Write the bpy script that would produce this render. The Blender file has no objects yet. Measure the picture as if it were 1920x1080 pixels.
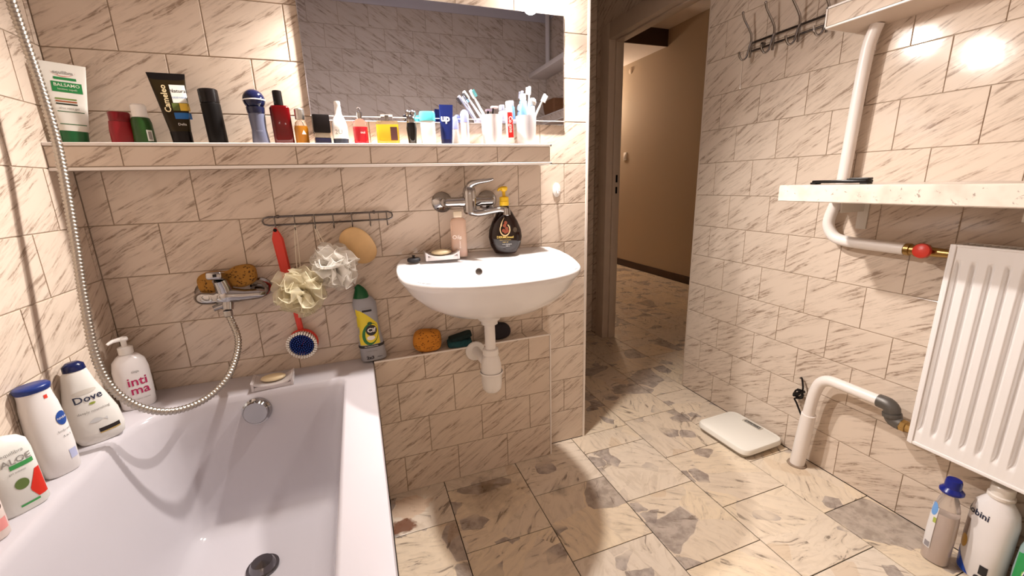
import bpy, bmesh, math, random
from math import sin, cos, pi, atan2, hypot
from mathutils import Vector, Matrix, noise
random.seed(4)
scn = bpy.context.scene
COL = scn.collection

# ------------------------------------------------------------------ camera, world, exposure
cam_d = bpy.data.cameras.new('camera'); cam = bpy.data.objects.new('camera', cam_d); COL.objects.link(cam)
CAM = Vector((0.0, -1.5217, 1.1463))
R = Vector((0.93839541, -0.34439102, -0.02844091)); U = Vector((0.10889805, 0.21660555, 0.97016661))
F = Vector((0.32795621, 0.91349705, -0.24076517))
cam.matrix_world = Matrix(((R.x, U.x, -F.x, CAM.x), (R.y, U.y, -F.y, CAM.y), (R.z, U.z, -F.z, CAM.z), (0, 0, 0, 1)))
cam_d.sensor_width = 36; cam_d.lens = 787.15 / 1920 * 36; cam_d.clip_start = 0.01
scn.camera = cam
w = bpy.data.worlds.new('world'); scn.world = w; w.use_nodes = True
w.node_tree.nodes['Background'].inputs[0].default_value = (0.9, 0.85, 0.8, 1)
w.node_tree.nodes['Background'].inputs[1].default_value = 0.02
scn.view_settings.view_transform = 'Standard'; scn.view_settings.look = 'None'
scn.view_settings.gamma = 1.0; scn.view_settings.use_curve_mapping = False
scn.view_settings.exposure = 0.22
BULB_A = (0.68, -0.10, 1.775); BULB_B = (0.07, -0.065, 1.775); BULB_R = 0.028
BULB_POWER = 160.0; BULB_COLOR = (1.0, 0.93, 0.87); SPOT_POWER = 64.0; SPOT_AXIS = Vector((-0.03, -0.53, -0.84)).normalized()
HALL_POWER = 250.0
for B in (BULB_A, BULB_B):   # the reflector bulbs of the mirror lamps throw most of their light down into the room
    ld = bpy.data.lights.new('mirror_lamp_beam', 'SPOT'); ld.energy = SPOT_POWER; ld.color = BULB_COLOR; ld.spot_size = math.radians(172); ld.spot_blend = 0.75; ld.shadow_soft_size = 0.022
    lo = bpy.data.objects.new('mirror_lamp_beam', ld); COL.objects.link(lo); lo.location = Vector(B) + SPOT_AXIS * 0.034
    lo.rotation_euler = SPOT_AXIS.to_track_quat('-Z', 'Y').to_euler()

# ------------------------------------------------------------------ node helpers / materials
MATS = {}
def pm(name, color, rough=0.4, metal=0.0, trans=0.0, alpha=1.0, ior=1.45, bump=0.0, bscale=60.0, var=0.0, coat=0.0, emit=None, estr=0.0, sss=0.0):
    if name in MATS: return MATS[name]
    m = bpy.data.materials.new(name); m.use_nodes = True; nt = m.node_tree; b = nt.nodes['Principled BSDF']
    b.inputs['Base Color'].default_value = (*color, 1); b.inputs['Roughness'].default_value = rough
    b.inputs['Metallic'].default_value = metal; b.inputs['Transmission Weight'].default_value = trans
    b.inputs['Alpha'].default_value = alpha; b.inputs['IOR'].default_value = ior
    b.inputs['Coat Weight'].default_value = coat; b.inputs['Coat Roughness'].default_value = 0.08
    if sss: b.inputs['Subsurface Weight'].default_value = sss; b.inputs['Subsurface Radius'].default_value = (0.02, 0.015, 0.01); b.inputs['Subsurface Scale'].default_value = 0.5
    if emit: b.inputs['Emission Color'].default_value = (*emit, 1); b.inputs['Emission Strength'].default_value = estr
    tc = nt.nodes.new('ShaderNodeTexCoord'); n = nt.nodes.new('ShaderNodeTexNoise'); n.inputs['Scale'].default_value = bscale; n.inputs['Detail'].default_value = 3
    nt.links.new(tc.outputs['Object'], n.inputs['Vector'])
    if var:
        mx = nt.nodes.new('ShaderNodeMix'); mx.data_type = 'RGBA'
        mx.inputs[6].default_value = (*[c * (1 - var) for c in color], 1); mx.inputs[7].default_value = (*[min(1, c * (1 + var * .5)) for c in color], 1)
        nt.links.new(n.outputs['Fac'], mx.inputs[0]); nt.links.new(mx.outputs[2], b.inputs['Base Color'])
    if bump:
        bp = nt.nodes.new('ShaderNodeBump'); bp.inputs['Strength'].default_value = bump; bp.inputs['Distance'].default_value = 0.002
        nt.links.new(n.outputs['Fac'], bp.inputs['Height']); nt.links.new(bp.outputs['Normal'], b.inputs['Normal'])
    MATS[name] = m
    return m

class NB:
    def __init__(s, name):
        s.m = bpy.data.materials.new(name); s.m.use_nodes = True; s.t = s.m.node_tree; s.b = s.t.nodes['Principled BSDF']; MATS[name] = s.m
    def n(s, typ, **kw):
        x = s.t.nodes.new(typ)
        for k, v in kw.items():
            if k.startswith('i_'):
                key = k[2:].replace('_', ' '); x.inputs[key].default_value = v
            elif k.startswith('j'): x.inputs[int(k[1:])].default_value = v
            else: setattr(x, k, v)
        return x
    def l(s, a, b): s.t.links.new(a, b)
    def math(s, op, a, b=None, clamp=False):
        x = s.t.nodes.new('ShaderNodeMath'); x.operation = op; x.use_clamp = clamp
        for i, q in enumerate((a, b)):
            if q is None: continue
            if isinstance(q, (int, float)): x.inputs[i].default_value = q
            else: s.l(q, x.inputs[i])
        return x.outputs[0]
    def sstep(s, v, a, b, lo=0.0, hi=1.0):
        x = s.t.nodes.new('ShaderNodeMapRange'); x.interpolation_type = 'SMOOTHSTEP'
        s.l(v, x.inputs[0]); x.inputs[1].default_value = a; x.inputs[2].default_value = b; x.inputs[3].default_value = lo; x.inputs[4].default_value = hi
        return x.outputs[0]
    def mix(s, f, a, b):
        x = s.t.nodes.new('ShaderNodeMix'); x.data_type = 'RGBA'
        for i, q in ((0, f), (6, a), (7, b)):
            if isinstance(q, tuple): x.inputs[i].default_value = (*q, 1)
            elif isinstance(q, (int, float)): x.inputs[i].default_value = q
            else: s.l(q, x.inputs[i])
        return x.outputs[2]
    def vadd(s, a, b):
        x = s.t.nodes.new('ShaderNodeVectorMath'); x.operation = 'ADD'; s.l(a, x.inputs[0]); s.l(b, x.inputs[1]); return x.outputs[0]
    def map(s, v, scale, rot=(0, 0, 0)):
        r = s.t.nodes.new('ShaderNodeMapping'); r.inputs['Rotation'].default_value = rot; s.l(v, r.inputs[0])
        c = s.t.nodes.new('ShaderNodeMapping'); c.inputs['Scale'].default_value = scale; s.l(r.outputs[0], c.inputs[0]); return c.outputs[0]
    def offset(s, k=37.0):
        oi = s.n('ShaderNodeObjectInfo'); c = s.n('ShaderNodeCombineXYZ')
        s.l(s.math('MULTIPLY', oi.outputs['Random'], k), c.inputs[0]); s.l(s.math('MULTIPLY', oi.outputs['Random'], k * 1.7), c.inputs[1]); s.l(s.math('MULTIPLY', oi.outputs['Random'], k * .6), c.inputs[2])
        return c.outputs[0], oi.outputs['Random']

def wall_tile_mat():
    q = NB('wall_tile'); tc = q.n('ShaderNodeTexCoord')
    off, rnd = q.offset(40)
    # printed marble veining: bundles of near-parallel thin strokes running up to the right on every tile
    base = q.map(tc.outputs['Object'], (1, 1, 1), (0, 0, -0.54))
    p = q.vadd(base, off)
    warp = q.n('ShaderNodeTexNoise', i_Scale=9.0, i_Detail=1.0); q.l(p, warp.inputs['Vector'])
    ws = q.n('ShaderNodeVectorMath', operation='SCALE'); q.l(warp.outputs['Color'], ws.inputs[0]); ws.inputs['Scale'].default_value = 0.018
    pw = q.vadd(p, ws.outputs[0])
    n1 = q.n('ShaderNodeTexNoise', i_Scale=1.0, i_Detail=2.0, i_Roughness=0.5); q.l(q.map(pw, (7, 62, 7)), n1.inputs['Vector'])
    n2 = q.n('ShaderNodeTexNoise', i_Scale=1.0, i_Detail=3.0, i_Roughness=0.7); q.l(q.map(pw, (16, 165, 16)), n2.inputs['Vector'])
    n3 = q.n('ShaderNodeTexNoise', i_Scale=1.0, i_Detail=1.0); q.l(q.map(p, (5, 26, 5)), n3.inputs['Vector'])
    n4 = q.n('ShaderNodeTexNoise', i_Scale=90.0, i_Detail=2.0); q.l(p, n4.inputs['Vector'])
    patch = q.sstep(n3.outputs['Fac'], 0.33, 0.54)
    stroke = q.sstep(n2.outputs['Fac'], 0.49, 0.60)
    band = q.math('MULTIPLY', q.sstep(n1.outputs['Fac'], 0.46, 0.60), patch)
    line = q.math('MULTIPLY', stroke, q.math('ADD', q.math('MULTIPLY', band, 0.80), q.math('MULTIPLY', patch, 0.26)), True)
    line = q.math('MULTIPLY', line, q.sstep(n4.outputs['Fac'], 0.25, 0.50, 0.45, 1.0))
    tint = q.mix(rnd, (0.67, 0.555, 0.455), (0.70, 0.585, 0.485))
    c = q.mix(q.math('MULTIPLY', band, 0.34), tint, (0.46, 0.35, 0.27))
    c = q.mix(line, c, (0.33, 0.245, 0.185))
    q.l(c, q.b.inputs['Base Color'])
    q.b.inputs['Roughness'].default_value = 0.11; q.b.inputs['IOR'].default_value = 1.45
    bn = q.n('ShaderNodeTexNoise', i_Scale=18.0); q.l(p, bn.inputs['Vector'])
    bp = q.n('ShaderNodeBump', i_Strength=0.2, i_Distance=0.0012); q.l(bn.outputs['Fac'], bp.inputs['Height']); q.l(bp.outputs['Normal'], q.b.inputs['Normal'])
    return q.m

def floor_tile_mat():
    q = NB('floor_tile'); tc = q.n('ShaderNodeTexCoord'); off, rnd = q.offset(53)
    p = q.map(q.vadd(tc.outputs['Object'], off), (1, 1, 0))
    def warped(sc, amt):
        wn = q.n('ShaderNodeTexNoise', i_Scale=sc, i_Detail=2.0); q.l(p, wn.inputs['Vector'])
        ws = q.n('ShaderNodeVectorMath', operation='SCALE'); q.l(wn.outputs['Color'], ws.inputs[0]); ws.inputs['Scale'].default_value = amt
        return q.map(q.vadd(p, ws.outputs[0]), (1, 1, 0))
    pw = warped(7.0, 0.06); px = warped(16.0, 0.035)
    def vor(v, sc, feat='F1'):
        n = q.n('ShaderNodeTexVoronoi', i_Scale=sc); n.feature = feat; n.voronoi_dimensions = '2D'; q.l(v, n.inputs['Vector']); return n
    big = vor(pw, 5.5); bige = vor(pw, 5.5, 'DISTANCE_TO_EDGE'); sm = vor(px, 15.0); sme = vor(px, 15.0, 'DISTANCE_TO_EDGE')
    s1 = q.n('ShaderNodeSeparateColor'); q.l(big.outputs['Color'], s1.inputs[0]); s2 = q.n('ShaderNodeSeparateColor'); q.l(sm.outputs['Color'], s2.inputs[0])
    # streaks inside each big fragment follow that fragment's own direction
    rotv = q.n('ShaderNodeVectorRotate'); q.l(pw, rotv.inputs['Vector']); q.l(q.math('MULTIPLY', s1.outputs[2], 3.1), rotv.inputs['Angle'])
    st = q.n('ShaderNodeTexNoise', i_Scale=1.0, i_Detail=5.0, i_Roughness=0.65, i_Distortion=0.5); q.l(q.map(rotv.outputs[0], (9, 48, 9)), st.inputs['Vector'])
    mt = q.n('ShaderNodeTexNoise', i_Scale=24.0, i_Detail=4.0, i_Roughness=0.6); q.l(pw, mt.inputs['Vector'])
    cl = q.n('ShaderNodeTexNoise', i_Scale=4.5, i_Detail=2.0); q.l(p, cl.inputs['Vector'])
    cream = q.mix(s1.outputs[1], (0.80, 0.66, 0.48), (0.72, 0.61, 0.49))
    cream = q.mix(q.sstep(rnd, 0.5, 1.0), cream, (0.74, 0.64, 0.53))
    c = q.mix(q.math('MULTIPLY', q.sstep(st.outputs['Fac'], 0.45, 0.62), 0.38), cream, (0.50, 0.40, 0.30))
    c = q.mix(q.math('MULTIPLY', q.sstep(mt.outputs['Fac'], 0.50, 0.66), 0.25), c, (0.60, 0.50, 0.41))
    gray = q.mix(q.sstep(mt.outputs['Fac'], 0.35, 0.65), (0.23, 0.185, 0.165), (0.46, 0.39, 0.345))
    isg = q.math('MULTIPLY', q.sstep(s2.outputs[0], 0.86, 0.865), q.sstep(sme.outputs['Distance'], 0.03, 0.05))
    isg = q.math('MULTIPLY', isg, q.sstep(cl.outputs['Fac'], 0.44, 0.52, 0.25, 1.0))
    c = q.mix(q.math('MULTIPLY', isg, 0.85), c, gray)
    isb = q.math('MULTIPLY', q.sstep(s1.outputs[0], 0.90, 0.905), q.sstep(bige.outputs['Distance'], 0.02, 0.04))
    c = q.mix(q.math('MULTIPLY', isb, 0.8), c, gray)
    streak = q.math('MULTIPLY', q.sstep(st.outputs['Fac'], 0.585, 0.66), q.sstep(cl.outputs['Fac'], 0.40, 0.56))
    c = q.mix(q.math('MULTIPLY', streak, 0.78), c, (0.14, 0.10, 0.075))
    ob = q.math('MULTIPLY', q.sstep(s2.outputs[1], 0.96, 0.97), 0.25); c = q.mix(ob, c, (0.50, 0.30, 0.13))
    # worn stains at fixed places of the floor (rust ring below the trap, broken red-brown patch by the bath)
    geo = q.n('ShaderNodeNewGeometry'); nz = q.n('ShaderNodeTexNoise', i_Scale=30.0, i_Detail=4.0); q.l(geo.outputs['Position'], nz.inputs['Vector'])
    def spot(x, y, r0, r1, sx=1.0):
        sub = q.n('ShaderNodeVectorMath', operation='SUBTRACT'); q.l(geo.outputs['Position'], sub.inputs[0]); sub.inputs[1].default_value = (x, y, 0)
        ln = q.n('ShaderNodeVectorMath', operation='LENGTH'); q.l(q.map(sub.outputs[0], (sx, 1, 0)), ln.inputs[0])
        d = q.math('ADD', ln.outputs['Value'], q.math('MULTIPLY', q.math('SUBTRACT', nz.outputs['Fac'], 0.5), r1 * 1.2))
        return q.sstep(d, r1, r0)
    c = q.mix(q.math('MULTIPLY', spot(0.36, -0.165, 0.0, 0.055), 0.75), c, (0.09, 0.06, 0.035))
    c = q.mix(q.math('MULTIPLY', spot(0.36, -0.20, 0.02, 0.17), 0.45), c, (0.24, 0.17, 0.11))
    c = q.mix(q.math('MULTIPLY', spot(0.62, -0.28, 0.0, 0.05), 0.4), c, (0.12, 0.09, 0.07))
    c = q.mix(q.math('MULTIPLY', spot(0.07, -0.15, 0.05, 0.06, 0.8), 0.35), c, (0.62, 0.36, 0.20))
    c = q.mix(q.math('MULTIPLY', spot(0.03, -0.235, 0.025, 0.035, 0.7), 0.9), c, (0.16, 0.05, 0.02))
    q.l(c, q.b.inputs['Base Color'])
    rr = q.sstep(nz.outputs['Fac'], 0.3, 0.7, 0.26, 0.45); q.l(rr, q.b.inputs['Roughness'])
    bp = q.n('ShaderNodeBump', i_Strength=0.15, i_Distance=0.001); q.l(st.outputs['Fac'], bp.inputs['Height']); q.l(bp.outputs['Normal'], q.b.inputs['Normal'])
    return q.m

def fleck_mat():
    q = NB('speckled_board'); tc = q.n('ShaderNodeTexCoord')
    n1 = q.n('ShaderNodeTexNoise', i_Scale=45.0, i_Detail=5.0, i_Roughness=0.7, i_Distortion=0.6); q.l(tc.outputs['Object'], n1.inputs['Vector'])
    n2 = q.n('ShaderNodeTexNoise', i_Scale=12.0, i_Detail=3.0); q.l(tc.outputs['Object'], n2.inputs['Vector'])
    c = q.mix(q.sstep(n2.outputs['Fac'], 0.4, 0.7), (0.76, 0.66, 0.57), (0.60, 0.50, 0.42))
    c = q.mix(q.math('MULTIPLY', q.sstep(n1.outputs['Fac'], 0.60, 0.68), 0.8), c, (0.20, 0.15, 0.12))
    q.l(c, q.b.inputs['Base Color']); q.b.inputs['Roughness'].default_value = 0.35
    return q.m

def sponge_mat(name, col, dark, sc=190.0):
    q = NB(name); tc = q.n('ShaderNodeTexCoord')
    v = q.n('ShaderNodeTexVoronoi', i_Scale=sc); q.l(tc.outputs['Object'], v.inputs['Vector'])
    n = q.n('ShaderNodeTexNoise', i_Scale=sc * .4, i_Detail=3.0); q.l(tc.outputs['Object'], n.inputs['Vector'])
    pore = q.math('MULTIPLY', q.sstep(v.outputs['Distance'], 0.42, 0.20), q.sstep(n.outputs['Fac'], 0.46, 0.56))
    q.l(q.mix(pore, col, dark), q.b.inputs['Base Color']); q.b.inputs['Roughness'].default_value = 0.9
    bp = q.n('ShaderNodeBump', i_Strength=1.0, i_Distance=0.003); bp.invert = True; q.l(pore, bp.inputs['Height']); q.l(bp.outputs['Normal'], q.b.inputs['Normal'])
    return q.m

TILE = wall_tile_mat(); FLOORT = floor_tile_mat(); FLECK = fleck_mat()
GROUT = pm('wall_grout', (0.46, 0.36, 0.27), 0.85, var=0.3, bscale=9)
FGROUT = pm('floor_grout', (0.035, 0.026, 0.02), 0.9, var=0.3)
TRIM = pm('white_plastic_trim', (0.86, 0.80, 0.75), 0.3)
PLASTER = pm('ceiling_paint', (0.62, 0.58, 0.60), 0.85, bump=0.1)
HALLP = pm('hall_paint', (0.50, 0.40, 0.30), 0.8, bump=0.3, bscale=220)
DOORP = pm('door_frame_paint', (0.66, 0.54, 0.44), 0.45, var=0.1, bscale=12)
BATH = pm('bath_acrylic', (0.53, 0.50, 0.53), 0.12, var=0.03, bscale=4)
CERAM = pm('sink_ceramic', (0.86, 0.84, 0.84), 0.07, var=0.02, bscale=4)
CHROME = pm('chrome', (0.42, 0.41, 0.41), 0.07, 1.0)
CHROMED = pm('dull_steel', (0.17, 0.15, 0.14), 0.28, 1.0, var=0.3, bscale=40)
HOSE = pm('hose_steel', (0.44, 0.40, 0.35), 0.36, 1.0)
WPLAST = pm('white_plastic', (0.84, 0.81, 0.79), 0.3)
WPIPE = pm('white_painted_pipe', (0.82, 0.76, 0.72), 0.35, bump=0.1)
RADW = pm('radiator_enamel', (0.82, 0.79, 0.78), 0.28)
BLACK = pm('black_plastic', (0.008, 0.006, 0.006), 0.25, ior=1.28)
DARKM = pm('dark_print', (0.02, 0.018, 0.02), 0.5)
RED = pm('red_plastic', (0.68, 0.05, 0.03), 0.35)
BRASS = pm('brass', (0.40, 0.25, 0.09), 0.3, 1.0)
GREYM = pm('grey_cast_fitting', (0.13, 0.12, 0.11), 0.45, 0.6)
CLEAR = pm('clear_glass', (0.96, 0.94, 0.92), 0.03, trans=1.0)
FROST = pm('frosted_plastic', (0.90, 0.84, 0.84), 0.35, trans=0.35)
MIRROR = pm('mirror_silver', (0.50, 0.52, 0.61), 0.015, 1.0)
WHITEC = pm('glossy_white_plastic', (0.86, 0.83, 0.80), 0.22)
GOLD = pm('gold_print', (0.70, 0.50, 0.13), 0.4)
WOOD = pm('pale_wood', (0.66, 0.42, 0.19), 0.5, var=0.25, bscale=25)
SOAP = pm('cream_soap', (0.80, 0.66, 0.42), 0.35)

# ------------------------------------------------------------------ object helpers
def tag(o, label=None, cat=None, group=None, kind=None):
    if label: o['label'] = label
    if cat: o['category'] = cat
    if group: o['group'] = group
    if kind: o['kind'] = kind
    return o
def thing(name, label, cat, loc=(0, 0, 0), rotz=0, group=None, rot=None):
    o = bpy.data.objects.new(name, None); COL.objects.link(o); o.empty_display_size = 0.03
    o.location = loc; o.rotation_euler = rot if rot else (0, 0, rotz)
    return tag(o, label, cat, group)
def fin(name, bm, mat, parent=None, smooth=True, ang=0.6):
    bmesh.ops.recalc_face_normals(bm, faces=bm.faces[:])
    if smooth:
        for f in bm.faces: f.smooth = True
        for e in bm.edges:
            if len(e.link_faces) == 2 and e.calc_face_angle(0) > ang: e.smooth = False
    me = bpy.data.meshes.new(name); bm.to_mesh(me); bm.free(); me.materials.append(mat)
    o = bpy.data.objects.new(name, me); COL.objects.link(o)
    if parent: o.parent = parent
    return o
def struct(name, bm, mat, parent=None, smooth=False):
    o = fin(name, bm, mat, parent, smooth)
    if not parent: o['kind'] = 'structure'
    return o
def abox(bm, x0, y0, z0, x1, y1, z1, bev=0.0, mat=None, seg=2):
    r = bmesh.ops.create_cube(bm, size=1.0); vs = r['verts']
    for v in vs:
        v.co = Vector(((x0 + x1) / 2 + v.co.x * abs(x1 - x0), (y0 + y1) / 2 + v.co.y * abs(y1 - y0), (z0 + z1) / 2 + v.co.z * abs(z1 - z0)))
    if bev:
        es = list({e for v in vs for e in v.link_edges}); rr = bmesh.ops.bevel(bm, geom=es, offset=bev, segments=seg, profile=0.5, affect='EDGES')
        vs = list({v for f in rr['faces'] for v in f.verts} | {v for v in vs if v.is_valid})
    if mat is not None:
        for v in vs: v.co = mat @ v.co
    return vs
def box(name, x0, y0, z0, x1, y1, z1, mat, parent=None, bev=0.0, M=None):
    bm = bmesh.new(); abox(bm, x0, y0, z0, x1, y1, z1, bev, M); return fin(name, bm, mat, parent, bool(bev))
def tube(bm, pts, rad, seg=12, cap=True, sub=0):
    P = [Vector(p) for p in pts]; rs = rad if isinstance(rad, (list, tuple)) else [rad] * len(P)
    if sub:
        Q = []; Rr = []
        for i in range(len(P) - 1):
            a = P[max(i - 1, 0)]; b = P[i]; c = P[i + 1]; d = P[min(i + 2, len(P) - 1)]
            for k in range(sub):
                t = k / sub
                Q.append(0.5 * ((2 * b) + (c - a) * t + (2 * a - 5 * b + 4 * c - d) * t * t + (3 * b - a - 3 * c + d) * t ** 3)); Rr.append(rs[i] * (1 - t) + rs[i + 1] * t)
        Q.append(P[-1]); Rr.append(rs[-1]); P, rs = Q, Rr
    rings = []; up = None
    for i, p in enumerate(P):
        d = (P[min(i + 1, len(P) - 1)] - P[max(i - 1, 0)]).normalized()
        if up is None:
            up = Vector((0, 0, 1)) if abs(d.z) < 0.9 else Vector((1, 0, 0))
        s = d.cross(up).normalized(); up = s.cross(d).normalized()
        rings.append([bm.verts.new(p + (s * cos(2 * pi * k / seg) + up * sin(2 * pi * k / seg)) * rs[i]) for k in range(seg)])
    for a, b in zip(rings, rings[1:]):
        for k in range(seg): bm.faces.new((a[k], a[(k + 1) % seg], b[(k + 1) % seg], b[k]))
    if cap: bm.faces.new(rings[0][::-1]); bm.faces.new(rings[-1])
    return P
def tubeo(name, pts, rad, mat, parent=None, seg=12, sub=0):
    bm = bmesh.new(); tube(bm, pts, rad, seg, True, sub); return fin(name, bm, mat, parent)
def lathe(bm, prof, seg=28, M=None, cap=True):
    rings = []
    for r, z in prof:
        ring = [Vector((r * cos(2 * pi * k / seg), r * sin(2 * pi * k / seg), z)) for k in range(seg)]
        rings.append([bm.verts.new(M @ v if M else v) for v in ring])
    for a, b in zip(rings, rings[1:]):
        for k in range(seg): bm.faces.new((a[k], a[(k + 1) % seg], b[(k + 1) % seg], b[k]))
    if cap: bm.faces.new(rings[0][::-1]); bm.faces.new(rings[-1])
def latheo(name, prof, mat, parent=None, seg=28, M=None, cap=True):
    bm = bmesh.new(); lathe(bm, prof, seg, M, cap); return fin(name, bm, mat, parent)
def axis_m(p, d):
    d = Vector(d).normalized(); q = Vector((0, 0, 1)).rotation_difference(d); return Matrix.Translation(Vector(p)) @ q.to_matrix().to_4x4()
def sph(bm, c, r, sc=(1, 1, 1), seg=16, M=None):
    x = bmesh.ops.create_uvsphere(bm, u_segments=seg, v_segments=seg // 2 + 2, radius=r)
    for v in x['verts']:
        v.co = Vector((v.co.x * sc[0], v.co.y * sc[1], v.co.z * sc[2]))
        if M: v.co = M @ v.co
        v.co += Vector(c)
def loops(bm, ls, capa=True, capb=True):
    rr = [[bm.verts.new(p) for p in l] for l in ls]
    n = len(rr[0])
    for a, b in zip(rr, rr[1:]):
        for k in range(n): bm.faces.new((a[k], a[(k + 1) % n], b[(k + 1) % n], b[k]))
    if capa: bm.faces.new(rr[0][::-1])
    if capb: bm.faces.new(rr[-1])

# bottle bodies: superelliptic sections (z, half width, half depth, exponent, x shift)
class Bot:
    def __init__(s, secs): s.s = [tuple(q) + (0.0,) * (5 - len(q)) for q in secs]
    def at(s, z):
        S = s.s
        if z <= S[0][0]: return S[0]
        for a, b in zip(S, S[1:]):
            if a[0] <= z <= b[0]:
                t = (z - a[0]) / max(1e-9, b[0] - a[0]); return tuple(a[i] * (1 - t) + b[i] * t for i in range(5))
        return S[-1]
    def y(s, x, z):
        _, hw, hd, n, sx = s.at(z); u = min(1.0, abs((x - sx) / hw)); return -hd * max(0.0, 1 - u ** n) ** (1 / n)
    def mesh(s, name, mat, parent, seg=36, secs=None):
        bm = bmesh.new(); ls = []
        for z, hw, hd, n, sx in (secs or s.s):
            l = []
            for k in range(seg):
                t = 2 * pi * k / seg; c, q = cos(t), sin(t)
                l.append(Vector((sx + hw * math.copysign(abs(c) ** (2 / n), c), hd * math.copysign(abs(q) ** (2 / n), q), z)))
            ls.append(l)
        loops(bm, ls); o = fin(name, bm, mat, parent, ang=0.9)
        if not hasattr(s, 'body'): s.body = o; s.par = parent
        return o
    def host(s, parent): return s.body if getattr(s, 'par', None) is parent and parent is not None else parent
    def patch(s, name, x0, x1, z0, z1, mat, parent, eps=0.0006, nx=12, nz=8, fx=None):
        parent = s.host(parent)
        bm = bmesh.new(); g = []
        for j in range(nz + 1):
            row = []
            for i in range(nx + 1):
                x = x0 + (x1 - x0) * i / nx; z = z0 + (z1 - z0) * j / nz
                if fx: x, z = fx(i / nx, j / nz)
                row.append(bm.verts.new((x, s.y(x, z) - eps, z)))
            g.append(row)
        for j in range(nz):
            for i in range(nx):
                try: bm.faces.new((g[j][i], g[j][i + 1], g[j + 1][i + 1], g[j + 1][i]))
                except ValueError: pass
        return fin(name, bm, mat, parent)
    def disc(s, name, cx, cz, rx, rz, mat, parent, eps=0.0008, a0=0.0, a1=2 * pi, tilt=0.0):
        def f(u, v):
            t = a0 + (a1 - a0) * u; X = rx * v * cos(t); Z = rz * v * sin(t)
            return cx + X * cos(tilt) - Z * sin(tilt), cz + X * sin(tilt) + Z * cos(tilt)
        return s.patch(name, 0, 0, 0, 0, mat, parent, eps, 24, 4, f)
    def text(s, st, size, cx, cz, mat, parent, eps=0.0011, rot=0.0, bold=0.0, sx=1.0):
        parent = s.host(parent); me = text_mesh(st, size, bold)
        for v in me.vertices:
            x0, z0 = v.co.x * sx, v.co.y
            x = cx + x0 * cos(rot) - z0 * sin(rot); z = cz + x0 * sin(rot) + z0 * cos(rot)
            v.co = Vector((x, s.y(x, z) - eps, z))
        me.materials.clear(); me.materials.append(mat)
        o = bpy.data.objects.new('lettering', me); COL.objects.link(o); o.parent = parent; return o
def text_mesh(st, size, bold=0.0):
    cu = bpy.data.curves.new('lettering', 'FONT'); cu.body = st; cu.size = size; cu.align_x = 'CENTER'; cu.align_y = 'CENTER'; cu.offset = bold * size; cu.resolution_u = 2
    o = bpy.data.objects.new('tmp', cu); me = o.to_mesh().copy(); o.to_mesh_clear(); bpy.data.objects.remove(o)
    return me
def face(x, y, extra=0.0):
    return atan2(0 - x, -(CAM.y - y)) + extra

# ------------------------------------------------------------------ tiles
H = 0.152; TW = 0.2059; XR = 1.643; XL = -0.71; XP = 0.879; YF = -2.06; TT = 0.0034
CEIL = 2.56
_tm = {}
def tile_mesh(wd, ht, mat, gap, name='tile'):
    key = (round(wd, 3), round(ht, 3), mat.name)
    if key in _tm: return _tm[key]
    bm = bmesh.new(); a = wd / 2 - gap / 2; b = ht / 2 - gap / 2; c = 0.0012
    ls = [[Vector((sx * (a - d), sy * (b - d), z)) for sx, sy in ((-1, -1), (1, -1), (1, 1), (-1, 1))] for d, z in ((0, -TT), (0, -0.0005), (c, 0))]
    loops(bm, ls, False, True)
    me = bpy.data.meshes.new(name); bm.to_mesh(me); bm.free(); me.materials.append(mat); _tm[key] = me
    return me
def put_tile(parent, org, U_, V_, N_, u0, v0, u1, v1, mat=None, gap=0.0028, name='tile'):
    mat = mat or TILE
    me = tile_mesh(u1 - u0, v1 - v0, mat, gap, name)
    o = bpy.data.objects.new(name, me); COL.objects.link(o); o.parent = parent
    p = Vector(org) + Vector(U_) * ((u0 + u1) / 2) + Vector(V_) * ((v0 + v1) / 2)
    j = 0.0022
    M = Matrix((( *U_, ), ( *V_, ), ( *N_, ))).transposed().to_4x4() @ Matrix.Rotation(random.uniform(-j, j), 4, 'X') @ Matrix.Rotation(random.uniform(-j, j), 4, 'Y')
    o.matrix_local = Matrix.Translation(p) @ M
    return o
def rows(parent, org, U_, N_, ua, ub, rr, first, mat=None):
    """running bond: rr row numbers, first(row) -> one joint coordinate of that row"""
    for r in rr:
        v0, v1 = (r if not isinstance(r, tuple) else r[0]) * H, ((r + 1) if not isinstance(r, tuple) else r[1]) * H
        rid = r if not isinstance(r, tuple) else int(r[0])
        f = first(rid); k = math.floor((ua - f) / TW); xs = [ua]
        while True:
            x = f + TW * k; k += 1
            if x > ub - 0.006: break
            if x > ua + 0.006: xs.append(x)
        xs.append(ub)
        for a, b in zip(xs, xs[1:]): put_tile(parent, org, U_, (0, 0, 1), N_, a, v0, b, v1, mat)
TOP = 16
def multi(name, boxes, mat):
    bm = bmesh.new()
    for b in boxes: abox(bm, *b)
    return struct(name, bm, mat)
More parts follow.
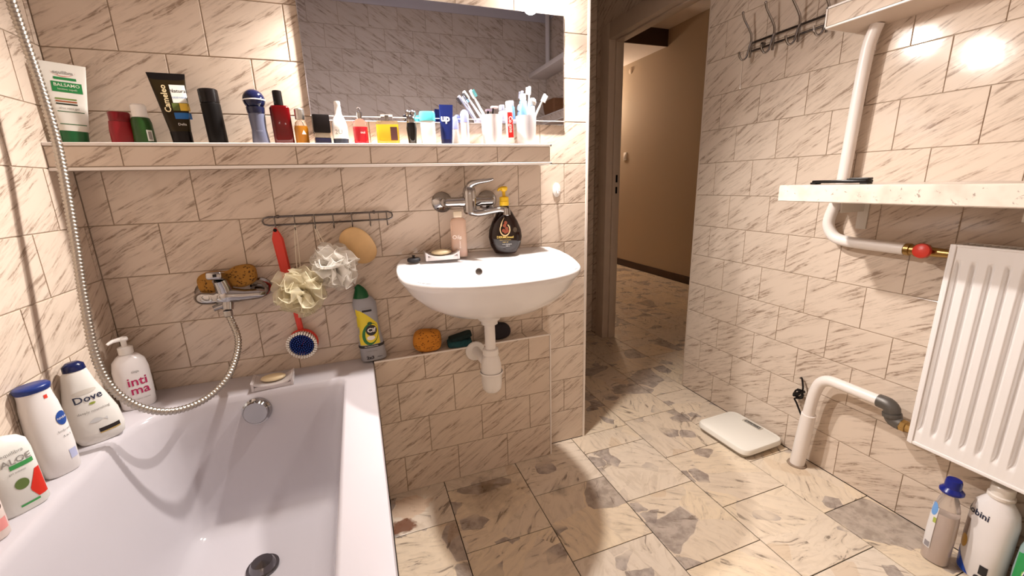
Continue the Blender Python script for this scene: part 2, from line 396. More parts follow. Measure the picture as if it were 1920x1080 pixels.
# back wall (block behind the bath and the sink, its right end is the passage side)
wb = multi('wall_back', [(XL - 0.1, TT - 0.001, 0, XP - TT, 1.36, CEIL)], GROUT)
bj = lambda r: (-0.652 if r % 2 else -0.549)
rows(wb, (0, 0, 0), (1, 0, 0), (0, -1, 0), XL, 0.675, range(3, TOP), bj)
for r in range(0, TOP):
    if r % 2: put_tile(wb, (0, 0, 0), (1, 0, 0), (0, 0, 1), (0, -1, 0), 0.675, r * H, 0.777, r * H + H); put_tile(wb, (0, 0, 0), (1, 0, 0), (0, 0, 1), (0, -1, 0), 0.777, r * H, XP - 0.004, r * H + H)
    else: put_tile(wb, (0, 0, 0), (1, 0, 0), (0, 0, 1), (0, -1, 0), 0.675, r * H, XP - 0.004, r * H + H)
bm = bmesh.new(); abox(bm, XP - 0.008, -0.003, 0, XP + 0.003, 0.008, CEIL, 0.0015); struct('trim_1', bm, TRIM, smooth=True)
# right wall with the door opening, left wall, front wall, end of the passage
wr = multi('wall_right', [(XR + TT - 0.001, YF - 0.1, 0, XR + 0.077, 0.217, CEIL), (XR + TT - 0.001, 0.217, 2.03, XR + 0.077, 1.06, CEIL), (XR + TT - 0.001, 1.06, 0, XR + 0.077, 1.36, CEIL)], GROUT)
rj = lambda r: -(0.1116 - (0.5 * TW if r % 2 == 0 else 0.0))
rows(wr, (XR, 0, 0), (0, -1, 0), (-1, 0, 0), -0.217, 2.06, range(0, TOP), rj)
rows(wr, (XR, 0, 0), (0, -1, 0), (-1, 0, 0), -1.22, -0.217, [(2.12 / H, 15), 15], rj)
rows(wr, (XR, 0, 0), (0, -1, 0), (-1, 0, 0), -1.22, -1.152, range(0, 14), rj)
wl = multi('wall_left', [(XL - 0.1, YF - 0.1, 0, XL - TT + 0.001, 0.0, CEIL)], GROUT)
lj = lambda r: (-0.224 if r % 2 == 0 else -0.121)
rows(wl, (XL, 0, 0), (0, 1, 0), (1, 0, 0), YF, 0.0, range(3, TOP), lj)
wf = multi('wall_front', [(XL - 0.1, YF - 0.1, 0, XR + 0.1, YF - TT + 0.001, CEIL)], GROUT)
rows(wf, (0, YF, 0), (-1, 0, 0), (0, 1, 0), -XR, -XL, range(0, TOP), lambda r: -0.13 + (TW / 2 if r % 2 else 0))
we = multi('wall_end', [(XP - 0.01, 1.22 + TT - 0.001, 0, XR + 0.02, 1.36, CEIL)], GROUT)
rows(we, (0, 1.22, 0), (1, 0, 0), (0, -1, 0), 1.23, XR, range(0, TOP), lambda r: 1.33 + (TW / 2 if r % 2 else 0))
# painted strip above the tiles + ceilings
multi('trim_2', [(XL, 0.0, 16 * H, XP, 0.006, CEIL), (XL - 0.006, YF, 16 * H, XL, 0, CEIL), (XL, YF - 0.006, 16 * H, XR, YF, CEIL), (XR, YF, 16 * H, XR + 0.006, 1.22, CEIL)], PLASTER)
multi('ceiling', [(XL - 0.1, YF - 0.1, CEIL, XR + 0.077, 1.36, CEIL + 0.05)], PLASTER)
# hall beyond the door
HX = 3.4
multi('wall_hall', [(HX, -1.5, 0, HX + 0.1, 6.0, 2.8), (XR + 0.07, 5.9, 0, HX, 6.0, 2.8), (XR + 0.07, -1.6, 0, HX, -1.5, 2.8), (XR + 0.071, 0.0, CEIL, XR + 0.08, 6, 2.8), (XR + 0.0, 1.36, 0, XR + 0.077, 6, 2.8)], HALLP)
multi('ceiling_hall', [(XR + 0.07, -1.6, 2.728, HX + 0.1, 6.0, 2.8), (XR + 0.08, 2.68, 2.56, HX, 5.9, 2.728)], pm('hall_ceiling_paint', (0.80, 0.72, 0.68), 0.85))
multi('trim_3', [(XR + 0.08, 2.668, 2.558, HX, 2.681, 2.728)], pm('dark_beam_paint', (0.09, 0.05, 0.035), 0.7))
bm = bmesh.new(); abox(bm, HX - 0.014, -1.5, 0, HX, 5.9, 0.085, 0.003); struct('baseboard_hall', bm, pm('brown_baseboard', (0.06, 0.03, 0.018), 0.45, var=0.3, bscale=6), smooth=True)
# floor
fl = multi('floor', [(XL - 0.1, YF - 0.1, -0.05, HX, 6.0, -0.003)], FGROUT)
P0 = 0.302
def clipx(x0, y0, x1, y1):
    out = []
    for (a, b, c, d) in ((0.0, YF, 1.643, 0.0), (XP, 0.0, 1.643, 1.22), (1.643, 0.217, 3.386, 1.06), (1.72, -0.6, 3.386, 0.217), (1.72, 1.06, 3.386, 4.6)):
        X0, Y0, X1, Y1 = max(a, x0), max(b, y0), min(c, x1), min(d, y1)
        if X1 - X0 > 0.003 and Y1 - Y0 > 0.003: out.append([X0, Y0, X1, Y1])
    # join pieces of the same tile that continue over a region border
    ch = True
    while ch:
        ch = False
        for i in range(len(out)):
            for j in range(len(out)):
                if i != j and i < len(out) and j < len(out):
                    p, q = out[i], out[j]
                    if abs(p[0] - q[0]) < .001 and abs(p[2] - q[2]) < .001 and abs(p[3] - q[1]) < .001: out[i] = [p[0], p[1], p[2], q[3]]; out.pop(j); ch = True; break
                    if abs(p[1] - q[1]) < .001 and abs(p[3] - q[3]) < .001 and abs(p[2] - q[0]) < .001: out[i] = [p[0], p[1], q[2], p[3]]; out.pop(j); ch = True; break
            if ch: break
    return out
for k in range(-2, 10):
    x0 = 0.513 + P0 * k
    y = (-0.275 if k % 2 == 0 else -0.125) - P0 * 7
    while y < 4.6:
        for a, b, c, d in clipx(x0, y, x0 + P0, y + P0):
            if c - a > 0.012 and d - b > 0.012: put_tile(fl, (0, 0, -0.0), (1, 0, 0), (0, 1, 0), (0, 0, 1), a, b, c, d, FLOORT, 0.003)
        y += P0

# ------------------------------------------------------------------ door frame
bm = bmesh.new()
abox(bm, XR - 0.012, 1.050, 0, XR + 0.09, 1.15, 2.118, 0.003); abox(bm, XR - 0.012, 0.218, 2.022, XR + 0.09, 1.0499, 2.118, 0.003); abox(bm, XR + 0.002, 0.2175, 0, XR + 0.09, 0.227, 2.04, 0.002)
abox(bm, XR + 0.035, 1.038, 0, XR + 0.092, 1.056, 2.04, 0.003); abox(bm, XR + 0.035, 0.22, 2.010, XR + 0.09, 1.0379, 2.0215, 0.003)
door = struct('door_1', bm, DOORP, smooth=True)
bm = bmesh.new(); abox(bm, XR + 0.058, 1.0365, 1.135, XR + 0.072, 1.0385, 1.185); abox(bm, XR + 0.058, 1.0365, 1.06, XR + 0.072, 1.0385, 1.105); fin('strike_hole', bm, BLACK, door, False)

# ------------------------------------------------------------------ mirror and lamps
mr = thing('wall_mirror', 'wide frameless wall mirror on the tiles above the toiletry shelf', 'mirror', (0.335, -0.002, 1.355))
box('mirror_backing', -0.434, -0.004, 0.001, 0.434, -0.001, 0.366, pm('mirror_edge', (0.25, 0.27, 0.27), 0.2), mr)
bm = bmesh.new(); abox(bm, -0.435, -0.0085, 0, 0.435, -0.0042, 0.367, 0.002, seg=1); fin('glass', bm, MIRROR, mr, False)
box('bottom_rail', -0.436, -0.0105, 0.012, 0.436, -0.0088, 0.0145, TRIM, mr)
bulbm = pm('lit_bulb', (1, 1, 1), 0.5, emit=BULB_COLOR, estr=BULB_POWER)
for i, B in enumerate((BULB_A, BULB_B)):
    l = thing('mirror_lamp', ['lit lamp above the right end of the mirror', 'lit lamp above the left end of the mirror'][i], 'lamp', B, group='lamps over the mirror')
    latheo('lamp_socket', [(0.0, 0.052), (0.017, 0.052), (0.019, 0.048), (0.019, 0.028), (0.024, 0.016), (0.022, 0.016), (0.017, 0.026), (0.0, 0.030)], WHITEC, l, 24, axis_m((0, 0, 0), -SPOT_AXIS), cap=False)
    bm = bmesh.new(); sph(bm, (0, 0, 0), BULB_R, seg=20); fin('bulb', bm, bulbm, l)
    tubeo('lamp_arm', [tuple(-SPOT_AXIS * 0.05), tuple(-SPOT_AXIS * 0.062), (0, -B[1] * .6, 0.068), (0, -B[1] - 0.002, 0.072)], 0.006, CHROME, l, 10, 3)
    latheo('wall_plate', [(0.03, 0), (0.03, 0.006), (0.024, 0.012)], CHROME, l, 24, axis_m((0, -B[1], 0.072), (0, -1, 0)))
# weak hall lamp, out of sight behind the door jamb
hl = thing('wall_lamp', 'glass globe wall lamp in the hall, just out of sight behind the door jamb', 'lamp', (3.20, 4.05, 2.12))
bm = bmesh.new(); sph(bm, (0, 0, 0), 0.06, (1, 1, 1), 18); fin('lamp_glass', bm, pm('hall_lamp_glow', (1, 1, 1), .5, emit=(1, 0.76, 0.54), estr=HALL_POWER), hl)
tubeo('lamp_arm', [(.055, 0, 0), (.12, 0, -.03), (.199, 0, -.02)], .009, BRASS, hl, 10, 3)
latheo('wall_plate', [(0.04, 0.0), (0.038, 0.01), (0.0, .012)], BRASS, hl, 24, axis_m((.199, 0, -.02), (-1, 0, 0)))
# round cap and light switch on the hall wall
o = latheo('round_wall_cap', [(0.036, 0), (0.036, 0.006), (0.03, 0.010), (0.0, 0.011)], pm('cream_cap', (0.62, 0.50, 0.38), 0.5), None, 28, axis_m((HX, 3.331, 2.468), (-1, 0, 0))); tag(o, 'round cream junction cap high on the hall wall', 'wall cap')
sw = thing('light_switch', 'small white light switch on the brown hall wall', 'switch', (HX, 3.38, 1.454))
box('switch_plate', -0.012, -0.032, -0.05, -0.001, 0.032, 0.05, WHITEC, sw, 0.003); box('rocker', -0.017, -0.018, -0.026, -0.012, 0.018, 0.026, WPLAST, sw, 0.002)

# ------------------------------------------------------------------ tiled ledge, toiletry shelf, pipe box
lg = thing('tiled_ledge', 'low tiled ledge box running along the wall under the sink', 'ledge', (0, 0, 0)); YL = -0.067; XLE = 0.681; ZL = 0.553
box('core', 0.0, YL + TT - 0.001, 0, XLE - TT, 0.0, ZL - TT, GROUT, lg)
for r in range(4):
    f = 0.4824 + (0.103 if r % 2 else 0); xs = [0.0] + [x for x in (f - 2 * TW, f - TW, f, f + TW) if 0.02 < x < XLE - 0.01] + [XLE - 0.003]
    for a, b in zip(xs, xs[1:]): put_tile(lg, (0, YL, 0), (1, 0, 0), (0, 0, 1), (0, -1, 0), a, r * H, b, min((r + 1) * H, ZL - 0.002))
for a, b in ((0, 0.17), (0.17, 0.376), (0.376, 0.582), (0.582, XLE - 0.003)): put_tile(lg, (0, 0, ZL), (1, 0, 0), (0, 1, 0), (0, 0, 1), a, YL + 0.003, b, -0.001)
for r in range(4): put_tile(lg, (XLE, 0, 0), (0, 1, 0), (0, 0, 1), (1, 0, 0), YL + 0.003, r * H, -0.001, min((r + 1) * H, ZL - 0.002))
bm = bmesh.new(); abox(bm, 0, YL - 0.002, ZL - 0.004, XLE + 0.002, YL + 0.004, ZL + 0.002, 0.001, seg=1); abox(bm, XLE - 0.004, YL - 0.002, 0, XLE + 0.002, YL + 0.004, ZL, 0.001, seg=1); fin('edge_trim', bm, TRIM, lg)
sh = thing('tiled_shelf', 'long tiled shelf with white edge trims holding the toiletries', 'shelf', (0, 0, 0)); SY = -0.10; SX = 0.672; Z0, Z1 = 1.210, 1.279
box('core', XL, SY + TT - 0.001, Z0 + 0.002, SX - 0.004, 0.001, Z1 - 0.002, GROUT, sh)
xs = [XL] + [x for x in [-0.146 + TW * k for k in range(-2, 4)] if x < SX - 0.01] + [SX - 0.003]
for a, b in zip(xs, xs[1:]):
    put_tile(sh, (0, SY, 0), (1, 0, 0), (0, 0, 1), (0, -1, 0), a, Z0 + 0.009, b, Z1 - 0.009)
    put_tile(sh, (0, 0, Z1 - 0.001), (1, 0, 0), (0, 1, 0), (0, 0, 1), a, SY + 0.004, b, -0.001)
put_tile(sh, (SX, 0, 0), (0, 1, 0), (0, 0, 1), (1, 0, 0), SY + 0.004, Z0 + 0.009, -0.001, Z1 - 0.009)
for z in (Z1 - 0.008, Z0):
    bm = bmesh.new(); abox(bm, XL, SY - 0.003, z, SX + 0.003, SY + 0.005, z + 0.008, 0.0015, seg=1); abox(bm, SX - 0.004, SY - 0.003, z, SX + 0.003, 0.0, z + 0.008, 0.0015, seg=1); fin('edge_trim', bm, TRIM, sh)
pb = thing('pipe_box', 'tiled pipe box with white trims high on the right wall', 'pipe box', (0, 0, 0)); PX = XR - 0.15; PY = -0.443; PZ0, PZ1 = 1.604, 1.668
box('core', PX + 0.004, YF, PZ0, XR, PY - 0.003, PZ1 - 0.002, pm('box_underside', (0.66, 0.54, 0.44), 0.5), pb)
y = PY - 0.003
while y > YF + 0.02:
    y2 = max(y - TW, YF); put_tile(pb, (PX, 0, 0), (0, -1, 0), (0, 0, 1), (-1, 0, 0), -y, PZ0 + 0.006, -y2, PZ1 - 0.006); put_tile(pb, (0, 0, PZ1), (0, -1, 0), (-1, 0, 0), (0, 0, 1), -y, -XR, -y2, -PX - 0.002) if False else None; y = y2
put_tile(pb, (0, PY, 0), (-1, 0, 0), (0, 0, 1), (0, 1, 0), -XR, PZ0 + 0.006, -PX - 0.003, PZ1 - 0.006)
for z in (PZ0, PZ1 - 0.006):
    bm = bmesh.new(); abox(bm, PX - 0.002, YF, z, PX + 0.005, PY + 0.002, z + 0.006, 0.001, seg=1); abox(bm, PX - 0.002, PY - 0.004, z, XR, PY + 0.002, z + 0.006, 0.001, seg=1); abox(bm, PX - 0.002, PY - 0.003, PZ0, PX + 0.004, PY + 0.002, PZ1, 0.001, seg=1) if z == PZ0 else None; fin('edge_trim', bm, TRIM, pb)

# speckled shelf board over the radiator
rs = thing('wall_shelf', 'cream stone-look board shelf on the right wall above the radiator', 'shelf', (0, 0, 0))
bm = bmesh.new(); poly = [(XR - 0.31, -0.475), (XR - 0.31, YF + 0.35), (XR - 0.001, YF + 0.35), (XR - 0.001, -0.545), (XR - 0.07, -0.545), (XR - 0.07, -0.475)]
loops(bm, [[Vector((x, y, z)) for x, y in poly] for z in (1.064, 1.116)]); es = [e for e in bm.edges]; bmesh.ops.bevel(bm, geom=es, offset=0.0025, segments=2, affect='EDGES'); fin('board', bm, FLECK, rs)
for y in (-0.56, -0.98):
    bm = bmesh.new(); abox(bm, XR - 0.25, y - 0.016, 1.060, XR - 0.002, y + 0.016, 1.064); abox(bm, XR - 0.006, y - 0.016, 0.96, XR - 0.002, y + 0.016, 1.062); abox(bm, XR - 0.12, y - 0.002, 1.02, XR - 0.003, y + 0.002, 1.062); fin('bracket', bm, pm('white_steel', (0.7, 0.66, 0.6), 0.4), rs, False)

# ------------------------------------------------------------------ bath
def rpoly(cs, n=7):
    out = []; m = len(cs)
    for i in range(m):
        x, y, r = cs[i]; px, py, _ = cs[i - 1]; nx, ny, _ = cs[(i + 1) % m]
        a = Vector((px - x, py - y)).normalized(); b = Vector((nx - x, ny - y)).normalized(); p = Vector((x, y)); t = r
        s, e = p + a * t, p + b * t
        for k in range(n):
            u = k / (n - 1); out.append((1 - u) ** 2 * s + 2 * u * (1 - u) * p + u * u * e)
    return out
def ring(x0, y0, x1, y1, rr, z): # corner order: BR, BL, FL, FR
    return [Vector((p.x, p.y, z)) for p in rpoly([(x1, y1, rr[0]), (x0, y1, rr[1]), (x0, y0, rr[2]), (x1, y0, rr[3])])]
bt = thing('bathtub', 'white acrylic bathtub along the left wall with wide flat rim', 'bathtub', (0, 0, 0))
YB = -1.72; bx0, bx1, by1 = -0.635, -0.094, -0.148
L = [ring(XL + 0.002, YB, -0.002, -0.001, (.004,) * 4, 0.50), ring(XL + 0.002, YB, -0.001, -0.001, (.004,) * 4, 0.545), ring(XL + 0.005, YB + .003, -0.004, -0.004, (.006,) * 4, 0.55),
     ring(bx0 - .008, -1.58, bx1 + .008, by1 + .006, (.03, .17, .1, .1), 0.55), ring(bx0, -1.57, bx1, by1, (.028, .165, .1, .1), 0.545),
     ring(bx0 + .006, -1.56, bx1 - .005, by1 - .006, (.03, .16, .1, .1), 0.53), ring(bx0 + .02, -1.53, bx1 - .012, by1 - .017, (.035, .15, .1, .1), 0.46),
     ring(bx0 + .045, -1.47, bx1 - .035, by1 - .036, (.05, .12, .1, .1), 0.34), ring(bx0 + .072, -1.40, bx1 - .055, by1 - .055, (.05, .08, .1, .1), 0.225), ring(bx0 + .084, -1.37, bx1 - .066, by1 - .066, (.05, .07, .1, .1), 0.178),
     ring(bx0 + .100, -1.34, bx1 - .082, by1 - .085, (.045, .05, .1, .1), 0.158), ring(bx0 + .135, -1.30, bx1 - .12, by1 - .125, (.04, .045, .08, .08), 0.152), ring(bx0 + .20, -1.2, bx1 - .18, by1 - .2, (.04, .04, .08, .08), 0.148)]
bm = bmesh.new(); loops(bm, L, False, True); fin('tub', bm, BATH, bt, ang=0.75)
bm = bmesh.new(); abox(bm, -0.035, YB + 0.01, 0.0, -0.02, -0.07, 0.5, 0.002); abox(bm, XL + 0.01, YB + .01, 0.0, -0.035, YB + 0.025, 0.5, 0.002); fin('apron', bm, pm('apron_white', (0.7, 0.64, 0.58), 0.4), bt)
ov = Matrix.Translation((-0.350, -0.165, 0.497)) @ Matrix.Rotation(math.radians(80), 4, 'X')
latheo('overflow_cap', [(0.040, -0.005), (0.040, 0.006), (0.034, 0.010), (0.034, 0.020), (0.031, 0.024), (0.0, 0.024)], CHROME, bt, 32, ov)
latheo('drain_plug', [(0.040, 0.0), (0.040, 0.003), (0.034, 0.004), (0.030, 0.012), (0.026, 0.018), (0.0, 0.022)], pm('dark_chrome', (0.20, 0.19, 0.20), 0.18, 1.0), bt, 32, Matrix.Translation((-0.345, -0.405, 0.151)))

# ------------------------------------------------------------------ sink
sk = thing('wall_sink', 'white oval ceramic wash basin mounted on the tiled wall', 'sink', (0.41, 0, 0.88))
def sink_outline(s=1.0, z=None, cx=0.0, cy=-0.20):
    pts = []
    for k in range(33):
        t = pi * k / 32; c = cos(t); q = sin(t)
        pts.append((0.31 * math.copysign(abs(c) ** (2 / 2.3), c), -0.15 - 0.282 * abs(q) ** (2 / 2.3)))
    pts += [(-0.305, -0.09), (-0.288, -0.03), (-0.262, -0.006)] + [(-0.262 + 0.524 * k / 10, -0.001) for k in range(1, 10)] + [(0.262, -0.006), (0.288, -0.03), (0.305, -0.09)]
    out = []
    for x, y in pts:
        zz = z if z is not None else (-0.008 + 0.028 * max(0.0, min(1.0, (y + 0.24) / 0.2)))
        out.append(Vector((cx + (x - cx) * s, cy + (y - cy) * s if y < -0.02 or s > 1 else cy + (y - cy) * (s * .35 + .65), zz)))
    return out
def inner(s, z, cy=-0.262):
    o = sink_outline(); res = []
    for i, p in enumerate(o):
        a = atan2(p.y - cy, p.x); c, q = cos(a), sin(a); rx, ry = 0.262 * s, 0.130 * s
        rr = 1 / ((abs(c) / rx) ** 2.5 + (abs(q) / ry) ** 2.5) ** (1 / 2.5)
        zz = z if z is not None else (-0.004 + 0.02 * max(0.0, min(1.0, (cy + rr * q + 0.24) / 0.2)))
        res.append(Vector((rr * c, cy + rr * q, zz)))
    return res
def shift(l, dz): return [Vector((p.x, p.y, p.z + dz)) for p in l]
out_top = sink_outline(0.985)
ls = [sink_outline(0.16, -0.163), sink_outline(0.36, -0.156), sink_outline(0.58, -0.138), sink_outline(0.76, -0.108), sink_outline(0.89, -0.070), sink_outline(0.965, -0.034), shift(sink_outline(1.0), -0.016), shift(sink_outline(1.0), -0.004), shift(out_top, 0.002),
      shift(sink_outline(0.965), 0.002), inner(1.03, None), inner(1.0, -0.012), inner(0.95, -0.04), inner(0.82, -0.085), inner(0.55, -0.115), inner(0.2, -0.124), inner(0.08, -0.126)]
bm = bmesh.new(); loops(bm, ls, True, True); fin('basin', bm, CERAM, sk, ang=1.2)
latheo('overflow_hole', [(0.012, 0), (0.012, 0.003), (0.009, 0.004), (0.0, 0.004)], CHROMED, sk, 20, axis_m((-0.035, -0.142, -0.026), (0, -1, 0.35)))
latheo('drain', [(0.030, 0), (0.030, 0.003), (0.02, 0.004), (0.0, 0.001)], CHROME, sk, 24, Matrix.Translation((0, -0.262, -0.126)))
# siphon (bottle trap) in white plastic
tp = thing('sink_trap', 'white plastic bottle trap hanging under the wash basin', 'trap', (0.388, -0.20, 0.0))
def rows_l(*p): return list(p)
latheo('upper_collar', [(0.040, 0.713), (0.041, 0.705), (0.036, 0.697), (0.026, 0.694)], WPLAST, tp)
latheo('lock_nut', [(0.028, 0.696), (0.029, 0.692), (0.029, 0.682), (0.022, 0.679)], WPLAST, tp, 12)
latheo('tail_pipe', [(0.0185, 0.70), (0.0185, 0.575)], WPLAST, tp)
latheo('pipe_nut', [(0.020, 0.592), (0.027, 0.589), (0.028, 0.570), (0.024, 0.566)], WPLAST, tp)
latheo('trap_neck', [(0.024, 0.567), (0.030, 0.555), (0.035, 0.532), (0.036, 0.505)], WPLAST, tp)
latheo('trap_cup', [(0.036, 0.500), (0.040, 0.506), (0.041, 0.500), (0.036, 0.492), (0.036, 0.462), (0.033, 0.440), (0.025, 0.430), (0.0, 0.428)][::1], WPLAST, tp)
tubeo('outlet_pipe', [(-0.02, 0.02, 0.541), (-0.022, 0.06, 0.541), (-0.022, 0.131, 0.541)], 0.016, WPLAST, tp)
latheo('wall_rosette', [(0.038, 0), (0.036, 0.006), (0.018, 0.012)], WPLAST, tp, 28, axis_m((-0.022, 0.131, 0.535), (0, -1, 0)))

# ------------------------------------------------------------------ basin mixer tap
mt = thing('basin_tap', 'chrome wall-mounted mixer tap over the wash basin', 'tap', (0, 0, 0)); zt = 1.090
for x in (0.290, 0.457): latheo('escutcheon', [(0.037, 0), (0.036, 0.006), (0.028, 0.014), (0.014, 0.022), (0.014, 0.055)], CHROME, mt, 32, axis_m((x, 0, zt), (0, -1, 0)))
bm = bmesh.new(); lathe(bm, [(0.0, 0), (0.014, 0.002), (0.0165, 0.008), (0.0165, 0.052), (0.0185, 0.056), (0.0185, 0.124), (0.0165, 0.128), (0.0165, 0.168), (0.014, 0.174), (0.0, 0.176)], 24, axis_m((0.286, -0.062, zt), (1, 0, 0)), False); fin('body', bm, CHROME, mt)
latheo('cartridge', [(0.018, -0.042), (0.023, -0.036), (0.024, 0.0), (0.023, 0.030), (0.021, 0.044), (0.016, 0.052), (0.0, 0.056)], CHROME, mt, 28, Matrix.Translation((0.375, -0.066, zt)))
bm = bmesh.new(); tube(bm, [(0.373, -0.062, zt + 0.038), (0.380, -0.075, zt + 0.058), (0.400, -0.095, zt + 0.066), (0.430, -0.115, zt + 0.070), (0.446, -0.125, zt + 0.074)], [0.017, 0.013, 0.008, 0.006, 0.004], 14, True, 4); fin('lever', bm, CHROME, mt)
bm = bmesh.new(); tube(bm, [(0.376, -0.070, zt - 0.032), (0.400, -0.085, zt - 0.040), (0.435, -0.11, zt - 0.034), (0.465, -0.135, zt - 0.028), (0.480, -0.147, zt - 0.032)], [0.016, 0.012, 0.010, 0.010, 0.011], 14, True, 4); fin('spout', bm, CHROME, mt)
latheo('aerator', [(0.012, 0), (0.0125, -0.022), (0.010, -0.024), (0.0, -0.023)], CHROME, mt, 20, Matrix.Translation((0.482, -0.149, zt - 0.024)))

# ------------------------------------------------------------------ bath mixer + hose
bmx = thing('bath_tap', 'chrome bath mixer tap on the wall with shower hose outlet', 'tap', (0, 0, 0)); zb = 0.838
for x in (-0.465, -0.315): latheo('escutcheon', [(0.032, 0), (0.031, 0.006), (0.02, 0.014), (0.014, 0.03)], CHROME, bmx, 28, axis_m((x, 0, zb + .008), (0, -1, 0)))
bm = bmesh.new(); tube(bm, [(-0.475, -0.045, zb + .004), (-0.462, -0.055, zb + 0.002), (-0.43, -0.062, zb), (-0.395, -0.068, zb + 0.004), (-0.35, -0.064, zb), (-0.315, -0.055, zb - 0.002), (-0.298, -0.05, zb - 0.002)], [0.014, 0.021, 0.020, 0.026, 0.018, 0.016, 0.011], 18, True, 4); fin('body', bm, CHROME, bmx)
bm = bmesh.new(); tube(bm, [(-0.398, -0.066, zb + 0.01), (-0.400, -0.070, zb + 0.035), (-0.404, -0.078, zb + 0.058)], [0.024, 0.023, 0.020], 18); fin('cartridge', bm, CHROME, bmx)
bm = bmesh.new(); abox(bm, -0.020, -0.060, -0.010, 0.020, 0.02, 0.012, 0.007, Matrix.Translation((-0.402, -0.076, zb + 0.064)) @ Matrix.Rotation(-0.25, 4, 'X'), 3); fin('lever', bm, CHROME, bmx)
box('lever_mark', -0.0045, -0.0615, -0.004, 0.0045, -0.0600, 0.004, BLACK, bmx, M=Matrix.Translation((-0.398, -0.076, zb + 0.064)) @ Matrix.Rotation(-0.25, 4, 'X'))
bm = bmesh.new(); tube(bm, [(-0.395, -0.072, zb - 0.01), (-0.397, -0.078, zb - 0.036)], [0.017, 0.015], 16); tube(bm, [(-0.395, -0.072, zb - 0.018), (-0.432, -0.085, zb - 0.028)], [0.010, 0.009], 14); fin('diverter', bm, CHROME, bmx)
latheo('hose_nut', [(0.011, 0.0), (0.0125, 0.002), (0.0125, 0.018), (0.010, 0.02)], CHROME, bmx, 8, Matrix.Translation((-0.398, -0.080, zb - 0.057)))
def dep(x, y, d):
    a = (x - 960) / 787.15; b = (540 - y) / 787.15; return CAM + d * (R * a + U * b + F)
HP = [Vector((-0.398, -0.080, zb - 0.052))] + [dep(*q) for q in [(447, 640, 1.27), (431, 700, 1.22), (390, 745, 1.17), (330, 770, 1.11), (270, 766, 1.06), (215, 733, 1.02), (180, 670, 1.0), (157, 560, 0.985), (141, 455, 0.975), (125, 360, 0.965), (105, 262, 0.955), (75, 160, 0.935), (45, 72, 0.92), (20, 0, 0.905), (-8, -90, 0.89)]] + [Vector((-0.66, -0.24, 1.80)), Vector((-0.685, -0.30, 1.92)), Vector((-0.68, -0.42, 1.97))]
bm = bmesh.new(); P = tube(bmesh.new(), HP, 0.008, 4, True, 8)
# resample to a fine ribbed spiral hose
cum = [0.0]
for a, b in zip(P, P[1:]): cum.append(cum[-1] + (b - a).length)
tot = cum[-1]; NR = int(tot / 0.0088); Q = []; RR = []; j = 0
for i in range(NR * 3 + 1):
    s = tot * i / (NR * 3)
    while j < len(cum) - 2 and cum[j + 1] < s: j += 1
    t = (s - cum[j]) / max(1e-9, cum[j + 1] - cum[j]); Q.append(P[j].lerp(P[j + 1], t)); RR.append((0.0070, 0.0096, 0.0096)[i % 3])
tube(bm, Q, RR, 10); ho = fin('shower_hose', bm, HOSE, None, ang=3.0); tag(ho, 'ribbed metal shower hose looping from the bath tap up the left wall', 'shower hose')
wh = thing('hand_shower', 'chrome hand shower in its wall holder above the bath', 'shower', (-0.68, -0.42, 1.97))
bm = bmesh.new(); tube(bm, [(0, 0, 0), (0.0, -0.09, 0.03), (0.01, -0.17, 0.04)], [0.012, 0.014, 0.016], 14, True, 3); fin('handle', bm, CHROME, wh)
latheo('spray_plate', [(0.02, -0.03), (0.045, -0.006), (0.045, 0.0), (0.0, 0.002)], CHROME, wh, 28, axis_m((0.02, -0.195, 0.02), (0.5, -0.2, -1)))
box('wall_holder', -0.029, -0.06, -0.005, 0.012, -0.03, 0.035, CHROME, wh, 0.004)

# ------------------------------------------------------------------ generic toiletries
def mc(name, col, rough=0.3, **k): return pm(name, col, rough, **k)
SZ = Z1 + 0.0005
def tube_secs(hw0, d0, hw1, h, capz, lean=0.0):
    S = [(capz, hw0, d0, 2.2, 0)]
    for k in range(1, 9):
        t = k / 8; S.append((capz + (h - capz) * t, hw0 + (hw1 - hw0) * t, max(0.0012, d0 * (1 - t) ** 0.8), 2.2 + t * 4, lean * t))
    return S
def std(name, label, cat, x, y, z, ex=0.0, rot=None, group=None):
    t = thing(name, label, cat, (x, y, z), face(x, y, ex), group)
    if rot: t.rotation_euler = (rot[0], rot[1], face(x, y, ex))
    return t
GS = 'toiletries on the long tiled shelf'
# 1 white balsam tube on green cap
t = std('lotion_tube', 'tall white tube with green cap and green balsam label at the shelf left end', 'tube', -0.663, -0.055, SZ, 0.0, (0.05, 0.05, 0), GS)
b = Bot(tube_secs(0.028, 0.019, 0.044, 0.190, 0.030, 0)); b.mesh('tube_body', mc('tube_white', (0.78, 0.76, 0.70)), t)
Bot([(0, .0255, .0185, 2.2), (0.03, .0265, .0195, 2.2)]).mesh('cap', mc('tube_green', (0.01, 0.12, 0.035)), t)
GR = mc('label_green', (0.02, 0.22, 0.06)); LBG = mc('print_grey', (0.28, 0.26, 0.24), 0.6)
b.patch('label_band', -0.024, 0.030, 0.122, 0.146, GR, t); b.patch('label_band', -0.018, 0.022, 0.151, 0.157, GR, t)
b.text('BALSAMO', 0.0105, 0.003, 0.1385, mc('print_pale', (0.7, 0.75, 0.6)), t, bold=.01); b.text('lenitivo capelli', 0.006, 0.003, 0.129, mc('print_pale', (0.7, 0.75, 0.6)), t)
b.text('equilibra', 0.0105, 0.0, 0.168, LBG, t, bold=.02)
b.patch('red_swoosh', 0, 0, 0, 0, RED, t, 0.0007, 16, 2, lambda u, v: (0.022 * cos(pi + pi * u), 0.170 + (0.010 + 0.002 * v) * sin(pi + pi * u) + 0.001 * v))
